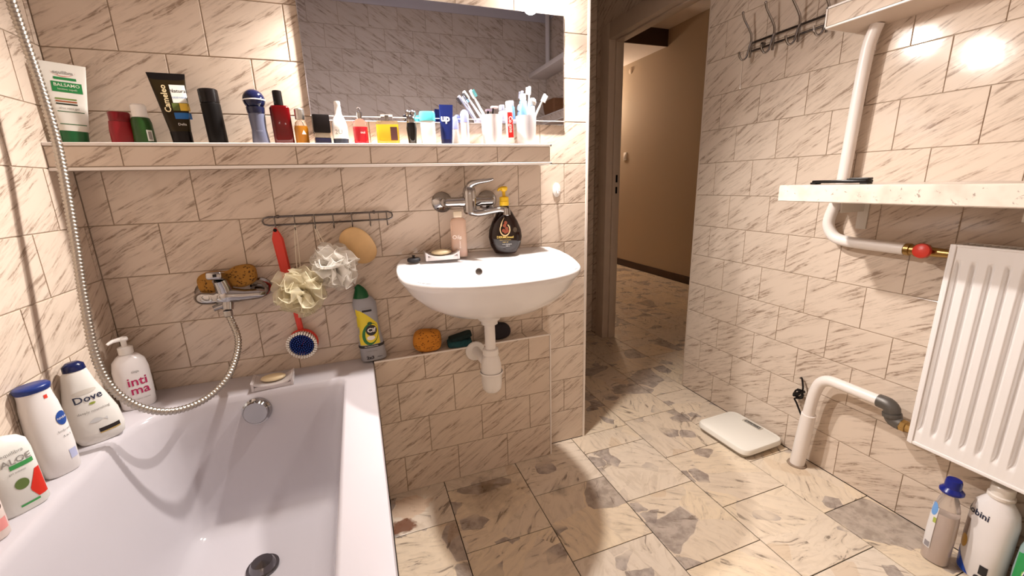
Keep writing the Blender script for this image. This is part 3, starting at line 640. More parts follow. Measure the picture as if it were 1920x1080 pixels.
for z, c in ((0.104, (0.16, 0.25, 0.06)), (0.098, (0.35, 0.10, 0.04)), (0.092, (0.02, 0.03, 0.02)), (0.075, (0.03, 0.12, 0.05)), (0.045, (0.02, 0.14, 0.04))):
    b.patch('label_line', -0.022, 0.016 if z > .08 else 0.026, z, z + (0.0035 if z > .08 else 0.0018), mc('line%d' % int(z * 1000), c), t)
b.text('aloe vera gel', 0.007, 0.0, 0.084, LBG, t)
# 2 red small bottle
t = std('shampoo_bottle', 'small matte red bottle on the long shelf', 'bottle', -0.560, -0.055, SZ, 0.1, None, GS); RB = mc('red_body', (0.27, 0.008, 0.014), 0.35)
b = Bot([(0, .029, .016, 2.6, .003), (.004, .030, .017, 2.6, .003), (.03, .027, .016, 2.5, 0), (.055, .0235, .015, 2.4, -.001)]); b.mesh('body', RB, t)
Bot([(.0555, .0225, .0145, 2.5), (.076, .023, .015, 2.6), (.079, .021, .013, 2.6)]).mesh('cap', mc('red_cap', (0.19, 0.006, 0.010)), t)
# 3 green bottle w/ white cap
t = std('green_bottle', 'short green bottle with white screw cap', 'bottle', -0.515, -0.055, SZ, 0.0, None, GS)
b = Bot([(0, .023, .021, 2), (.004, .024, .022, 2), (.055, .022, .021, 2), (.066, .019, .018, 2)]); b.mesh('body', mc('green_body', (0.015, 0.065, 0.008), 0.35), t)
latheo('cap', [(.017, .0665), (.017, .096), (.014, .100), (0, .100)], WHITEC, t); b.patch('barcode_patch', .006, .018, .006, .034, mc('barcode_white', (.7, .7, .65)), t); b.patch('barcode_lines', .009, .016, .010, .030, LBG, t, .001, 4, 4)
# 4 black tube
t = std('hair_mask_tube', 'black and brown crimped tube standing on its black cap', 'tube', -0.430, -0.052, SZ, 0.0, (0.04, -0.05, 0), GS)
b = Bot(tube_secs(0.024, 0.019, 0.041, 0.178, 0.032, 0)); b.mesh('tube_body', mc('tube_brown', (0.022, 0.014, 0.004), 0.3, ior=1.3), t)
Bot([(0, .0235, .019, 2.2), (.032, .0245, .0195, 2.2)]).mesh('cap', BLACK, t); Bot([(0.160, .0385, .0035, 5), (0.1785, .0415, .0020, 6)]).mesh('crimp', BLACK, t)
b.patch('label', 0.0, .034, .105, .150, mc('label_white', (.75, .74, .68)), t); b.patch('lemon_patch', .012, .034, .085, .104, mc('lemon', (.75, .5, .06)), t); b.patch('olive_patch', -.004, .011, .085, .104, mc('olive', (.10, .13, .03)), t, nx=6)
b.patch('blue_band', -.004, .034, .064, .080, mc('blue_band', (.02, .14, .42)), t); b.text('Cameleo', .019, -.014, .115, mc('print_cream', (.68, .55, .32)), t, rot=pi / 2, bold=.02)
b.text('Natural', .013, .017, .135, DARKM, t); b.text('ODZYWKA', .006, .016, .118, mc('print_blue', (.02, .18, .5)), t); b.text('Delia', .009, .008, .050, WHITEC, t)
# 5 black canister
t = std('spray_can', 'plain tall black cylinder bottle', 'bottle', -0.345, -0.055, SZ, 0.0, (0, -0.035, 0), GS)
latheo('body', [(.0225, 0), (.0235, .002), (.0235, .105), (.022, .107)], mc('black_matte', (.006, .005, .005), .4, ior=1.22), t); latheo('cap', [(.022, .107), (.0235, .109), (.0235, .141), (.021, .1435), (0, .1435)], BLACK, t)
# 6 roll on with dark blue ball cap
t = std('roll_on_deodorant', 'roll-on deodorant with glossy dark blue ball cap on grey-blue body', 'deodorant', -0.238, -0.055, SZ, 0.0, (0, -0.02, 0), GS)
b = Bot([(0, .022, .019, 2.2), (.003, .023, .020, 2.2), (.04, .0195, .018, 2.2), (.075, .0215, .019, 2), (.083, .021, .020, 2)]); b.mesh('body', mc('greyblue', (.13, .14, .21), .2, trans=.25), t)
bm = bmesh.new(); sph(bm, (0, 0, .120), .0285, (1, .95, 1), 28); fin('ball_cap', bm, mc('navy_gloss', (.006, .008, .035), .06), t); latheo('cap_ring', [(.0288, -.0015), (.0293, 0), (.0288, .0015)], WHITEC, t, 32, Matrix.Translation((0, 0, .119)), False)
latheo('neck', [(.021, .083), (.0225, .086), (.024, .100)], mc('navy_dark', (.01, .012, .04), .2), t); b.text('NIVEA', .006, 0, .035, mc('faint_blue', (.2, .22, .3)), t)
# 7 red perfume with black cap
t = std('aftershave_bottle', 'dark red glass bottle with black cap', 'perfume', -0.177, -0.050, SZ, 0.0, (0, -0.02, 0), GS)
b = Bot([(0, .0255, .014, 4), (.002, .0265, .015, 4), (.10, .0265, .015, 4), (.107, .022, .013, 3), (.108, .010, .010, 2)]); b.mesh('body', mc('ruby', (.075, .001, .002), .06), t)
latheo('cap', [(.0125, .108), (.0125, .146), (.011, .148), (0, .148)], BLACK, t)
# 8 little amber perfume with silver cap
def glass(t, secs, fill, liq, name='liquid', inset=.0022):
    Bot(secs).mesh('glass', CLEAR, t)
    S = [(z, hw - inset, hd - inset, n) for z, hw, hd, n in secs if z <= fill]; S = [(S[0][0] + .004,) + S[0][1:]] + [s for s in S[1:]] + [(fill,) + S[-1][1:]]
    Bot(S).mesh(name, liq, t)
t = std('perfume_bottle', 'small amber perfume with silver cylindrical cap', 'perfume', -0.128, -0.052, SZ, 0.0, None, GS)
glass(t, [(0, .0185, .012, 2.6), (.045, .019, .013, 2.6), (.062, .015, .012, 2.2), (.068, .008, .008, 2)], .052, mc('amber', (.62, .25, .01), .15)); b = Bot([(0, .0185, .012, 2.6), (.045, .019, .013, 2.6)])
latheo('cap', [(.0125, .070), (.0135, .073), (.0135, .098), (.012, .100), (0, .100)], mc('satin_silver', (.55, .53, .50), .3, metal=1), t); b.patch('triangle_mark', 0, 0, 0, 0, WHITEC, t, .001, 6, 4, lambda u, v: (.006 + (u - .5) * .012 * (1 - v), .028 + .012 * v))
# 9 black square cap
t = std('square_perfume', 'low square perfume with big black block cap', 'perfume', -0.072, -0.055, SZ, 0.1, None, GS)
box('base_glass', -.0225, -.018, 0, .0225, .018, .018, mc('dark_navy_glass', (.012, .012, .03), .08), t, .002); box('clear_band', -.021, -.017, .018, .021, .017, .032, mc('smoky', (.45, .40, .32), .1, trans=.6), t, .001); box('cap', -.0235, -.0195, .032, .0235, .0195, .084, BLACK, t, .0025)
# 10 white sculpted bottle "212U"
t = std('white_perfume', 'white tapered bottle printed 2U on a dark foot', 'perfume', -0.020, -0.055, SZ, 0.0, None, GS)
b = Bot([(.016, .0225, .018, 2.2), (.045, .0225, .018, 2.2), (.055, .022, .0175, 2.2), (.075, .0165, .014, 2), (.088, .010, .010, 2), (.112, .0085, .0085, 2), (.116, .0095, .0095, 2), (.124, .0085, .0085, 2)]); b.mesh('body', WHITEC, t)
Bot([(0, .022, .018, 2.2), (.016, .0225, .018, 2.2)]).mesh('foot', mc('slate', (.03, .035, .05), .2), t); b.text('2U', .0185, -.004, .034, LBG, t)
# 11 red-filled clear bottle
t = std('red_perfume', 'clear flask half full of bright red perfume with crystal stopper', 'perfume', 0.040, -0.052, SZ, 0.0, None, GS)
glass(t, [(0, .0205, .014, 2.8), (.003, .0215, .015, 2.8), (.055, .022, .015, 2.8), (.068, .019, .014, 2.2), (.076, .0085, .0085, 2)], .052, mc('bright_red', (.62, .01, .03), .15)); Bot([(0, .02, .0148, 2.8), (.06, .02, .0152, 2.8)]).text('oui', .011, .006, .035, WHITEC, t)
latheo('collar', [(.0085, .076), (.009, .094), (.007, .096)], CHROME, t); bm = bmesh.new(); sph(bm, (0, 0, .104), .0065, seg=14); fin('stopper', bm, CLEAR, t)
# 12 yellow square perfume
t = std('yellow_perfume', 'square clear flask of yellow perfume with a brown label', 'perfume', 0.122, -0.052, SZ, 0.0, None, GS)
glass(t, [(0, .033, .014, 6), (.002, .0345, .015, 6), (.068, .0345, .015, 6), (.070, .033, .014, 5)], .060, mc('lemon_liquid', (.85, .60, .03), .15)); b = Bot([(0, .0345, .0155, 6), (.07, .0345, .0155, 6)])
b.patch('brown_label', .008, .029, .012, .052, mc('brown_label', (.09, .035, .035), .4), t); box('cap', -.019, -.010, .070, .019, .010, .092, CLEAR, t, .003); box('pump_core', -.006, -.005, .071, .006, .005, .088, CHROME, t, .001)
# 13 black bottle silver bow cap
t = std('black_perfume', 'slim black bottle crowned by a silver bow cap', 'perfume', 0.197, -0.055, SZ, 0.0, None, GS)
Bot([(0, .011, .011, 2), (.003, .0125, .0125, 2), (.050, .0165, .0165, 2), (.066, .014, .014, 2)]).mesh('body', mc('black_gloss', (.004, .004, .004), .05), t)
bm = bmesh.new(); lathe(bm, [(.013, .066), (.0155, .073), (.014, .082), (.010, .088)], 20, None, True); sph(bm, (-.007, 0, .096), .0085, (1, .8, 1.2), 14); sph(bm, (.008, 0, .096), .0085, (1, .8, 1.2), 14); fin('bow_cap', bm, CHROME, t)
# 14 white bottle with turquoise cap
t = std('turquoise_cap_bottle', 'flat white bottle with turquoise flip cap', 'bottle', 0.250, -0.055, SZ, 0.0, None, GS)
b = Bot([(0, .0225, .014, 3), (.003, .0235, .015, 3), (.064, .0235, .0150, 3), (.073, .0225, .014, 3)]); b.mesh('body', mc('milky', (.80, .80, .78), .3), t)
Bot([(.0735, .0255, .0155, 3), (.096, .0255, .016, 3), (.102, .0235, .014, 3)]).mesh('cap', mc('turquoise', (.10, .55, .60), .3), t)
# 15 navy tube
t = std('navy_tube', 'navy blue crimped cream tube', 'tube', 0.310, -0.055, SZ, 0.0, (0, 0.03, 0), GS)
b = Bot(tube_secs(.019, .014, .0225, .125, .016)); b.mesh('tube_body', mc('navy', (.006, .014, .10), .3), t); Bot([(0, .018, .0135, 2.2), (.016, .0185, .014, 2.2)]).mesh('cap', mc('navy_cap', (.005, .008, .05)), t)
b.text('up', .030, -.003, .082, WHITEC, t, bold=.03)
# 16/17 lilac capped deodorants
for i, (x, y, hh) in enumerate(((0.345, -0.030, .092), (0.373, -0.062, .110))):
    t = std('lilac_cap_deodorant', ['pale lilac topped stick half hidden behind its twin', 'white stick deodorant with rounded lilac cap, in front'][i], 'deodorant', x, y, SZ, 0.0, None, GS)
    b = Bot([(0, .0125, .011, 2.4), (.003, .0135, .012, 2.4), (hh - .040, .0135, .012, 2.4)]); b.mesh('body', WHITEC, t)
    Bot([(hh - .040, .0142, .0125, 2.4), (hh - .014, .0142, .0125, 2.3), (hh - .005, .011, .010, 2), (hh, .005, .005, 2)]).mesh('cap', mc('lilac', (.38, .42, .80), .25), t)
    if i: b.patch('blue_stripe', .007, .009, .0, .068, mc('soft_blue', (.35, .38, .6)), t, nx=2)
# cups
def cup(x, y, label):
    c = thing('toothbrush_cup', label, 'cup', (x, y, SZ), 0, 'toothbrush cups at the shelf right end')
    latheo('cup_body', [(.0, .0), (.029, 0), (.031, .002), (.0345, .045), (.0365, .096), (.0345, .096), (.0325, .045), (.029, .005), (0, .004)], FROST, c, 36, cap=False); return c
cup(0.470, -0.055, 'frosted pinkish plastic cup holding two leaning toothbrushes'); cup(0.597, -0.056, 'frosted white plastic cup crammed with toothpaste tubes and toothbrushes')
def brush(name, label, p0, p1, hcol, bcol, group, n=None):
    """toothbrush from base p0 to tip p1, bristles toward n"""
    p0 = Vector(p0); p1 = Vector(p1); d = (p1 - p0).normalized(); L_ = (p1 - p0).length
    n = Vector(n) if n else Vector((-1, 0, 0)); n = (n - d * n.dot(d)).normalized(); s = d.cross(n)
    M = Matrix(((s.x, n.x, d.x, p0.x), (s.y, n.y, d.y, p0.y), (s.z, n.z, d.z, p0.z), (0, 0, 0, 1)))
    o = thing(name, label, 'toothbrush', (0, 0, 0), 0, group); o.matrix_world = M
    bm = bmesh.new(); tube(bm, [(0, 0, 0), (0, 0, L_ * .3), (0, 0, L_ * .55), (0, 0, L_ - .03), (0, 0, L_ - .026), (0, 0, L_ - .002), (0, 0, L_)], [.0045, .0055, .0045, .0028, .0055, .0055, .003], 12, True, 2); fin('handle', bm, hcol, o)
    bm = bmesh.new()
    for i in range(6):
        for j in (-1, 0, 1): abox(bm, j * .0032 - .0013, .003, L_ - .026 + i * .004, j * .0032 + .0013, .0125, L_ - .0235 + i * .004)
    fin('bristles', bm, bcol, o, False)
    return o
TBG = 'toothbrushes in the cups'; WB = mc('brush_white', (.85, .83, .82), .25)
brush('toothbrush', 'toothbrush with charcoal bristles leaning left out of the pinkish cup', (.492, -.050, SZ + .012), (.378, -.048, SZ + .170), WB, mc('charcoal_bristle', (.05, .05, .06)), TBG, (-1, -.2, -.2))
brush('toothbrush', 'toothbrush with turquoise bristles leaning left out of the pinkish cup', (.488, -.064, SZ + .012), (.398, -.060, SZ + .172), WB, mc('aqua_bristle', (.15, .6, .65)), TBG, (1, -.3, .2))
rz = thing('razor', 'small black razor sticking out of the pinkish cup', 'razor', (0, 0, 0)); tubeo('handle', [(.468, -.040, SZ + .01), (.482, -.040, SZ + .122)], .003, BLACK, rz); box('head', .474, -.049, SZ + .1215, .498, -.033, SZ + .128, mc('razor_pink', (.7, .5, .5)), rz, .001)
brush('toothbrush', 'tallest white toothbrush standing in the right-hand cup', (.603, -.050, SZ + .012), (.617, -.045, SZ + .195), WB, WB, TBG, (-1, -.2, 0))
brush('toothbrush', 'white toothbrush leaning right out of the right-hand cup', (.585, -.060, SZ + .012), (.672, -.056, SZ + .170), WB, WB, TBG, (1, -.5, .3))
# toothpaste tubes (cap upward)
def paste(name, label, x, y, z, hw, h, mat, lean, group, round_cap=False):
    t = std(name, label, 'toothpaste', x, y, z, 0.0, (0, lean, 0), group)
    b = Bot([(0, hw * 1.05, .0012, 5), (.02, hw, .005, 3), (h * .6, hw * .95, .011, 2.3), (h, hw * .85, .013, 2.1), (h + .004, hw * .5, .010, 2)]); b.mesh('tube_body', mat, t)
    latheo('cap', [(.0105, h + .004), (.0105, h + .020), (.009, h + .023), (0, h + .023)] if not round_cap else [(.009, h + .004), (.0125, h + .012), (.0115, h + .022), (.006, h + .028), (0, h + .029)], WHITEC, t)
    return t, b
TPG = 'toothpaste tubes beside the right-hand cup'
t, b = paste('toothpaste_tube', 'white toothpaste tube with red panel at left of the right-hand cup', 0.540, -0.048, SZ, .0145, .122, WHITEC, -0.03, TPG); b.patch('red_panel', -.006, .0125, .025, .108, mc('paste_red', (.72, .02, .02)), t); b.text('Colgate', .017, .004, .068, WHITEC, t, rot=-pi / 2, bold=.02)
t, b = paste('toothpaste_tube', 'blue toothpaste tube with white cap in the right-hand cup', 0.585, -0.072, SZ + .012, .0150, .130, mc('paste_blue', (.20, .42, .62), .25), -0.03, TPG)
t, b = paste('toothpaste_tube', 'pale tube with round white cap at the right of the right-hand cup', 0.612, -0.066, SZ + .014, .0105, .112, mc('paste_pale', (.62, .70, .82), .25), 0.05, TPG, True)

# ------------------------------------------------------------------ things on the sink
t = std('soap_bottle', 'black teardrop pump bottle with yellow pump on the wash basin', 'bottle', 0.500, -0.072, 0.9005, 0.0)
b = Bot([(0, .036, .022, 2.4), (.003, .040, .025, 2.4), (.030, .055, .030, 2.3), (.060, .061, .032, 2.2), (.085, .058, .031, 2.2), (.115, .046, .027, 2.1), (.145, .029, .021, 2), (.165, .0165, .016, 2), (.172, .0155, .0155, 2)]); b.mesh('body', mc('cola_black', (.010, .003, .002), .08), t)
YEL = mc('pump_yellow', (.80, .50, .02), .3)
latheo('collar', [(.016, .171), (.017, .173), (.017, .186), (.0155, .187), (.0165, .188), (.0165, .200), (.012, .203)], YEL, t); latheo('pump_stem', [(.006, .203), (.006, .222)], YEL, t)
bm = bmesh.new(); lathe(bm, [(.009, .221), (.013, .226), (.014, .234), (.010, .238), (0, .239)], 20); tube(bm, [(0, 0, .231), (-.016, -.006, .230), (-.021, -.008, .222)], [.006, .005, .0035], 10, True, 2); fin('pump_head', bm, YEL, t)
CR = mc('drop_cream', (.72, .52, .28), .35)
b.patch('drop_emblem', 0, 0, 0, 0, CR, t, .001, 30, 3, lambda u, v: ((.0185 + .0035 * v - .003) * cos(pi * .75 + 1.55 * pi * u), .088 + (.019 + .004 * v) * sin(pi * .75 + 1.55 * pi * u)))
b.patch('drop_tail', 0, 0, 0, 0, CR, t, .001, 4, 8, lambda u, v: (-.0135 + .013 * v ** 1.6 + (u - .5) * .006 * (1 - v), .100 + .032 * v))
for i, (x, z) in enumerate(((.003, .112), (-.001, .102), (.006, .092), (-.005, .085), (.008, .083), (.001, .080))): b.disc('nut_print', x, z, .0058, .0062, mc('nut_brown', (.26, .06, .03), .3), t, .0012)
b.text('DERMOmed', .0115, 0, .061, GOLD, t, bold=.02); b.text('sapone crema liquido', .0048, 0, .052, GOLD, t); b.text('argan oil', .006, 0, .044, GOLD, t); b.text('karite detergente', .0048, .006, .036, WHITEC, t); b.text('1000 ml', .0048, .008, .029, WHITEC, t); b.disc('seal_ring', .036, .086, .007, .009, mc('seal_dark', (.06, .04, .025), .4), t)
t = std('pink_soap_bottle', 'peach translucent bottle with square cap behind the soap dish', 'bottle', 0.330, -0.062, 0.9005, 0.0)
b = Bot([(0, .0265, .0165, 4), (.003, .0275, .0175, 4), (.125, .0275, .0175, 4), (.134, .022, .015, 3), (.138, .012, .012, 2)]); b.mesh('body', mc('peach_plastic', (.90, .66, .52), .2, trans=.6), t)
Bot([(.004, .0262, .0162, 4), (.022, .0262, .0162, 4)]).mesh('soap_left', mc('orange_soap', (.62, .14, .03), .2), t); box('cap', -.015, -.012, .137, .015, .012, .160, mc('pale_gold_cap', (.72, .62, .48), .2, metal=.3), t, .003)
b.text('Oils', .020, -.006, .070, WHITEC, t); b.text('shower oil', .009, .003, .05, WHITEC, t, rot=pi / 2)
def soapdish(x, y, z, rz, label, sl):
    d = thing('soap_dish', label, 'soap dish', (x, y, z), rz, 'soap dishes')
    bm = bmesh.new(); n = 16
    g = [[bm.verts.new((-.058 + .116 * i / n, -.038 + .076 * j / 4, .012 + .016 * (abs(i / n - .5) * 2) ** 3)) for i in range(n + 1)] for j in range(5)]
    for j in range(4):
        for i in range(n): bm.faces.new((g[j][i], g[j][i + 1], g[j + 1][i + 1], g[j + 1][i]))
    r = bmesh.ops.extrude_face_region(bm, geom=bm.faces[:])
    for v in r['geom']:
        if isinstance(v, bmesh.types.BMVert): v.co.z -= .004
    fin('tray', bm, FROST, d)
    bm = bmesh.new()
    for s in (-1, 1): abox(bm, s * .054 - .004, -.037, 0, s * .054 + .004, .037, .024, .0015)
    abox(bm, -.05, .028, 0.0, .05, .036, .012, .001); abox(bm, -.05, -.036, 0.0, .05, -.028, .012, .001); fin('feet', bm, FROST, d)
    s = thing('soap_bar', sl, 'soap', (x, y, z + .012), rz, 'soap bars'); bm = bmesh.new(); sph(bm, (0, 0, .010), .036, (1, .62, .28), 20); fin('bar', bm, SOAP, s)
soapdish(0.262, -0.075, 0.9005, -0.05, 'clear white soap dish on the wash basin deck', 'thin cream soap bar in the dish on the wash basin')
soapdish(-0.305, -0.105, 0.5505, 0.06, 'clear plastic soap dish on the back rim of the bathtub', 'thin cream soap bar in the dish on the bathtub rim')
t = thing('sink_plug', 'black rubber sink plug lying on the left end of the basin rim', 'plug', (0.165, -0.085, 0.900)); latheo('stopper', [(.019, 0), (.022, .002), (.022, .009), (.019, .012), (.012, .012)], mc('rubber', (.02, .02, .025), .6), t); latheo('knob', [(.004, .012), (.004, .018), (.007, .021), (0, .022)], BLACK, t, 12)
# adhesive hook on the pillar
t = thing('adhesive_hook', 'oval white adhesive hook on the pillar tiles right of the tap', 'hook', (0.742, -0.0005, 1.118)); M = Matrix.Rotation(pi / 2, 4, 'X')
latheo('hook_plate', [(.0195, 0), (.020, .003), (.016, .005), (0, .005)], WHITEC, t, 28, M @ Matrix.Diagonal((.85, 1.35, 1, 1)))
tubeo('hook_arm', [(0, -.004, .006), (0, -.012, -.008), (0, -.022, -.012), (0, -.026, -.002)], .0035, WHITEC, t, 10, 3)

# ------------------------------------------------------------------ things on the ledge
def blob(name, parent, mat, sx, sy, sz, n=3.0, amp=.004, fr=25.0, seg=28, M=None, cut=None):
    bm = bmesh.new(); bmesh.ops.create_icosphere(bm, subdivisions=5, radius=1.0)
    for v in bm.verts:
        c = v.co.copy(); m = (abs(c.x) ** n + abs(c.y) ** n + abs(c.z) ** n) ** (1 / n); c /= m; p = Vector((c.x * sx, c.y * sy, c.z * sz))
        p += v.co.normalized() * amp * noise.noise(p * fr + Vector((sx * 90, 0, 0)))
        if cut: p = cut(p)
        v.co = M @ p if M else p
    return fin(name, bm, mat, parent)
SPO = sponge_mat('orange_sponge', (0.58, 0.22, 0.02), (0.14, 0.04, 0.004), 170); SPB = sponge_mat('brown_sponge', (0.36, 0.17, 0.025), (0.10, 0.04, 0.006), 150)
o = blob('bath_sponge', None, SPO, .050, .032, .040, 3.2, .005); o.location = (.195, -.034, ZL + .041); o.rotation_euler = (.0, .05, -.12); tag(o, 'orange porous sponge on the tiled ledge right of the cleaner bottle', 'sponge', 'sponges')
t = thing('scouring_pads', 'two stacked dark teal scouring sponges on the tiled ledge', 'sponge', (.315, -.034, ZL), -0.08)
SPT = sponge_mat('teal_sponge', (0.004, 0.055, 0.065), (0.002, 0.02, 0.025), 300)
blob('sponge_pad', t, SPT, .046, .028, .013, 5, .002, 40, M=Matrix.Translation((0, -.002, .0135))); blob('sponge_pad', t, mc('scour_dark', (.006, .02, .02), .9, bump=1.0, bscale=400), .044, .025, .009, 5, .002, 40, M=Matrix.Translation((.004, .002, .035)) @ Matrix.Rotation(-.22, 4, 'Y'))
o = blob('pumice_stone', None, mc('pumice_black', (.012, .008, .012), .8, bump=.8, bscale=300), .052, .016, .034, 2.2, .002); o.location = (.472, -.030, ZL + .034); o.rotation_euler = (-.25, .10, 0); tag(o, 'black oval scrub pad leaning on the wall behind the basin trap', 'scrub pad')
# cleaner bottle
t = std('cleaner_bottle', 'grey cream-cleaner bottle with green cap and yellow lemon label', 'bottle', -0.001, -0.037, 0.5565, 0.06, (0, -0.03, 0))
t.scale = (1.12, 1, 1); b = Bot([(0, .037, .024, 2.6, .004), (.004, .039, .026, 2.6, .004), (.060, .037, .026, 2.5, .002), (.10, .033, .025, 2.4, .001), (.145, .030, .024, 2.3, .002), (.175, .033, .024, 2.2, .0), (.205, .035, .023, 2.2, -.002), (.225, .028, .020, 2.1, -.005), (.232, .022, .018, 2, -.008)]); b.mesh('body', mc('cleaner_grey', (.34, .34, .37), .3, var=.05), t)
bm = bmesh.new(); tube(bm, [(-.008, 0, .228), (-.008, 0, .245), (-.012, 0, .262), (-.018, 0, .270)], [.024, .020, .012, .007], 18, True, 3); fin('cap', bm, mc('cleaner_green', (.003, .09, .025), .3), t)
YL_ = mc('label_yellow', (.78, .62, .03), .35)
b.patch('yellow_label', 0, 0, 0, 0, YL_, t, .0007, 14, 16, lambda u, v: ((-.031 + (.058 * min(1, (1 - v) * 2.2) ** .7) * u), .062 + .130 * v))
b.disc('green_ring', .002, .100, .024, .040, mc('ring_green', (.02, .16, .03)), t, .0010, tilt=-.2); b.disc('yellow_core', .006, .102, .019, .034, YL_, t, .0012, tilt=-.2); b.disc('logo_oval', .006, .113, .0165, .019, DARKM, t, .0014); b.text('Cif', .021, .006, .113, WHITEC, t, .0017, bold=.03, sx=1.0); b.disc('cream_print', .002, .086, .012, .008, WHITEC, t, .0014); b.disc('leaf_print', .004, .138, .007, .006, mc('leaf_dark', (.02, .09, .03)), t, .0014)
b.patch('dark_band', -.037, .0405, .050, .060, DARKM, t, .0008, 24, 2); b.text('PROFESSIONAL', .006, 0, .055, WHITEC, t, .0014); b.patch('name_bar', -.013, .015, .180, .187, DARKM, t); b.text('new formula', .006, 0, .193, LBG, t); b.text('Cream citrus', .0065, -.002, .038, LBG, t); b.text('2x3', .015, -.008, .014, DARKM, t, bold=.03); b.text('750ml', .006, .020, .013, DARKM, t)

# ------------------------------------------------------------------ towel rail and hanging things
rl = thing('hook_rail', 'small wire hook rail with seven hooks on the tiles left of the sink', 'hook rail', (0, 0, 0)); zr = 1.054
bm = bmesh.new(); tube(bm, [(-.262, -.012, zr + .013), (.10, -.012, zr + .013), (.112, -.012, zr + .008), (.114, -.012, zr), (.112, -.012, zr - .008), (.10, -.012, zr - .013), (-.262, -.012, zr - .013), (-.275, -.012, zr - .009), (-.279, -.012, zr), (-.275, -.012, zr + .009), (-.262, -.012, zr + .013)], .0028, 8, True, 0); fin('wire_frame', bm, CHROMED, rl)
HK = [-.244, -.188, -.130, -.074, -.017, .040, .095]
for x in HK: tubeo('hook', [(x, -.0155, zr + .016), (x, -.0165, zr), (x, -.0165, zr - .022), (x, -.019, zr - .030), (x, -.027, zr - .030), (x, -.031, zr - .022)], .0019, CHROMED, rl, 8, 2)
for x in (-.235, .055): latheo('screw', [(.0055, -.0), (.0055, .012), (.003, .0155), (0, .0155)], CHROMED, rl, 14, axis_m((x, 0, zr + .013), (0, -1, 0)))
# red scrubbing brush
rb = thing('scrubbing_brush', 'red long-handled brush with blue and white bristles hanging from the rail', 'brush', (0, 0, 0))
A0 = Vector((-.244, -.030, zr - .020)); A1 = Vector((-.216, -.018, .655))
bm = bmesh.new(); N = 22; ringsv = []
for i in range(N + 1):
    t_ = i / N; p = A0.lerp(A1, t_); wdt = .014 if t_ < .05 else (.0165 - .003 * t_ if t_ < .55 else .0095); wdt = wdt * (min(1, (i + .5) / 2)) ; th = .005
    ringsv.append([Vector((p.x + c * wdt, p.y + s * th, p.z)) for c, s in ((-1, 0), (-.7, -1), (.7, -1), (1, 0), (.7, 1), (-.7, 1))])
loops(bm, ringsv); fin('handle', bm, RED, rb); latheo('hang_hole', [(.0055, 0), (.0055, .0125)], BLACK, rb, 16, axis_m((A0.x, A0.y + .0062, A0.z - .007), (0, -1, 0)))
HC = Vector((-.214, -.018, .650)); HM = axis_m(HC, (-.12, -1, -.10))
latheo('head', [(.030, -.010), (.044, -.004), (.046, .004), (.042, .010), (.0, .012)], RED, rb, 36, HM)
bw = bmesh.new(); bb = bmesh.new()
for rr_, cnt, tb in ((.040, 34, bw), (.036, 30, bw), (.030, 30, bb), (.024, 24, bb), (.018, 18, bb), (.012, 12, bb), (.006, 6, bb)):
    for k in range(cnt):
        a = 2 * pi * k / cnt + rr_ * 60; p = Vector((rr_ * cos(a), rr_ * sin(a), .010)); q_ = Vector((rr_ * 1.14 * cos(a), rr_ * 1.14 * sin(a), .036)); lathe(tb, [(.0022, 0), (.0033 if tb is bw else .0026, 1)], 6, HM @ Matrix.Translation(p) @ (Vector((0, 0, 1)).rotation_difference((q_ - p).normalized())).to_matrix().to_4x4() @ Matrix.Diagonal((1, 1, (q_ - p).length, 1)))
tag(fin('white_bristles', bw, mc('bristle_white', (.86, .82, .76), .6), rb), kind='stuff'); tag(fin('blue_bristles', bb, mc('bristle_blue', (.006, .035, .24), .6), rb), kind='stuff')
# mesh bath puffs
def puff(c, r, mat, label, hook, seed, group):
    rnd = random.Random(seed); p = thing('bath_puff', label, 'bath puff', c, 0, group); bm = bmesh.new()
    for i in range(60):
        d = Vector((rnd.gauss(0, 1), rnd.gauss(0, 1) * .8, rnd.gauss(0, 1))).normalized()
        if d.y > .25: d.y = -d.y * .6; d.normalize()
        s = d.cross(Vector((rnd.random(), rnd.random(), rnd.random()))).normalized(); n = s.cross(d)
        L_ = r * rnd.uniform(.80, 1.12); W = r * rnd.uniform(.32, .50); ph = rnd.uniform(0, 6); g = []
        for j in range(7):
            t_ = j / 6; row = []
            for k in range(9):
                u = k / 8 - .5; w_ = W * (0.15 + .95 * sin(pi * min(1, t_ * .78 + .05)))
                rad = L_ * (t_ - .10 * (2 * abs(u)) ** 2 * t_)
                q_ = d * rad + s * (u * 2 * w_) + n * ((u * u * 1.3 - .15) * r * t_ + sin(u * 9 + ph) * .05 * r * t_ + .20 * r * t_ * t_ * cos(ph))
                row.append(bm.verts.new(q_))
            g.append(row)
        for j in range(6):
            for k in range(8): bm.faces.new((g[j][k], g[j][k + 1], g[j + 1][k + 1], g[j + 1][k]))
        tube(bm, [v.co.copy() for v in g[6]], .0011, 5, False)
    o = fin('netting', bm, mat, p, ang=3.2); o['kind'] = 'stuff'
    h = Vector(hook) - Vector(c)
    tubeo('cord', [(0, .0, r * .2), h * .5 + Vector((.004, 0, 0)), h + Vector((.002, 0, 0)), h + Vector((-.002, 0, .002)), h * .5 - Vector((.006, 0, 0)), (-.003, 0, r * .2)], .0012, mc('cord_white', (.75, .68, .55), .6), p, 6, 4)
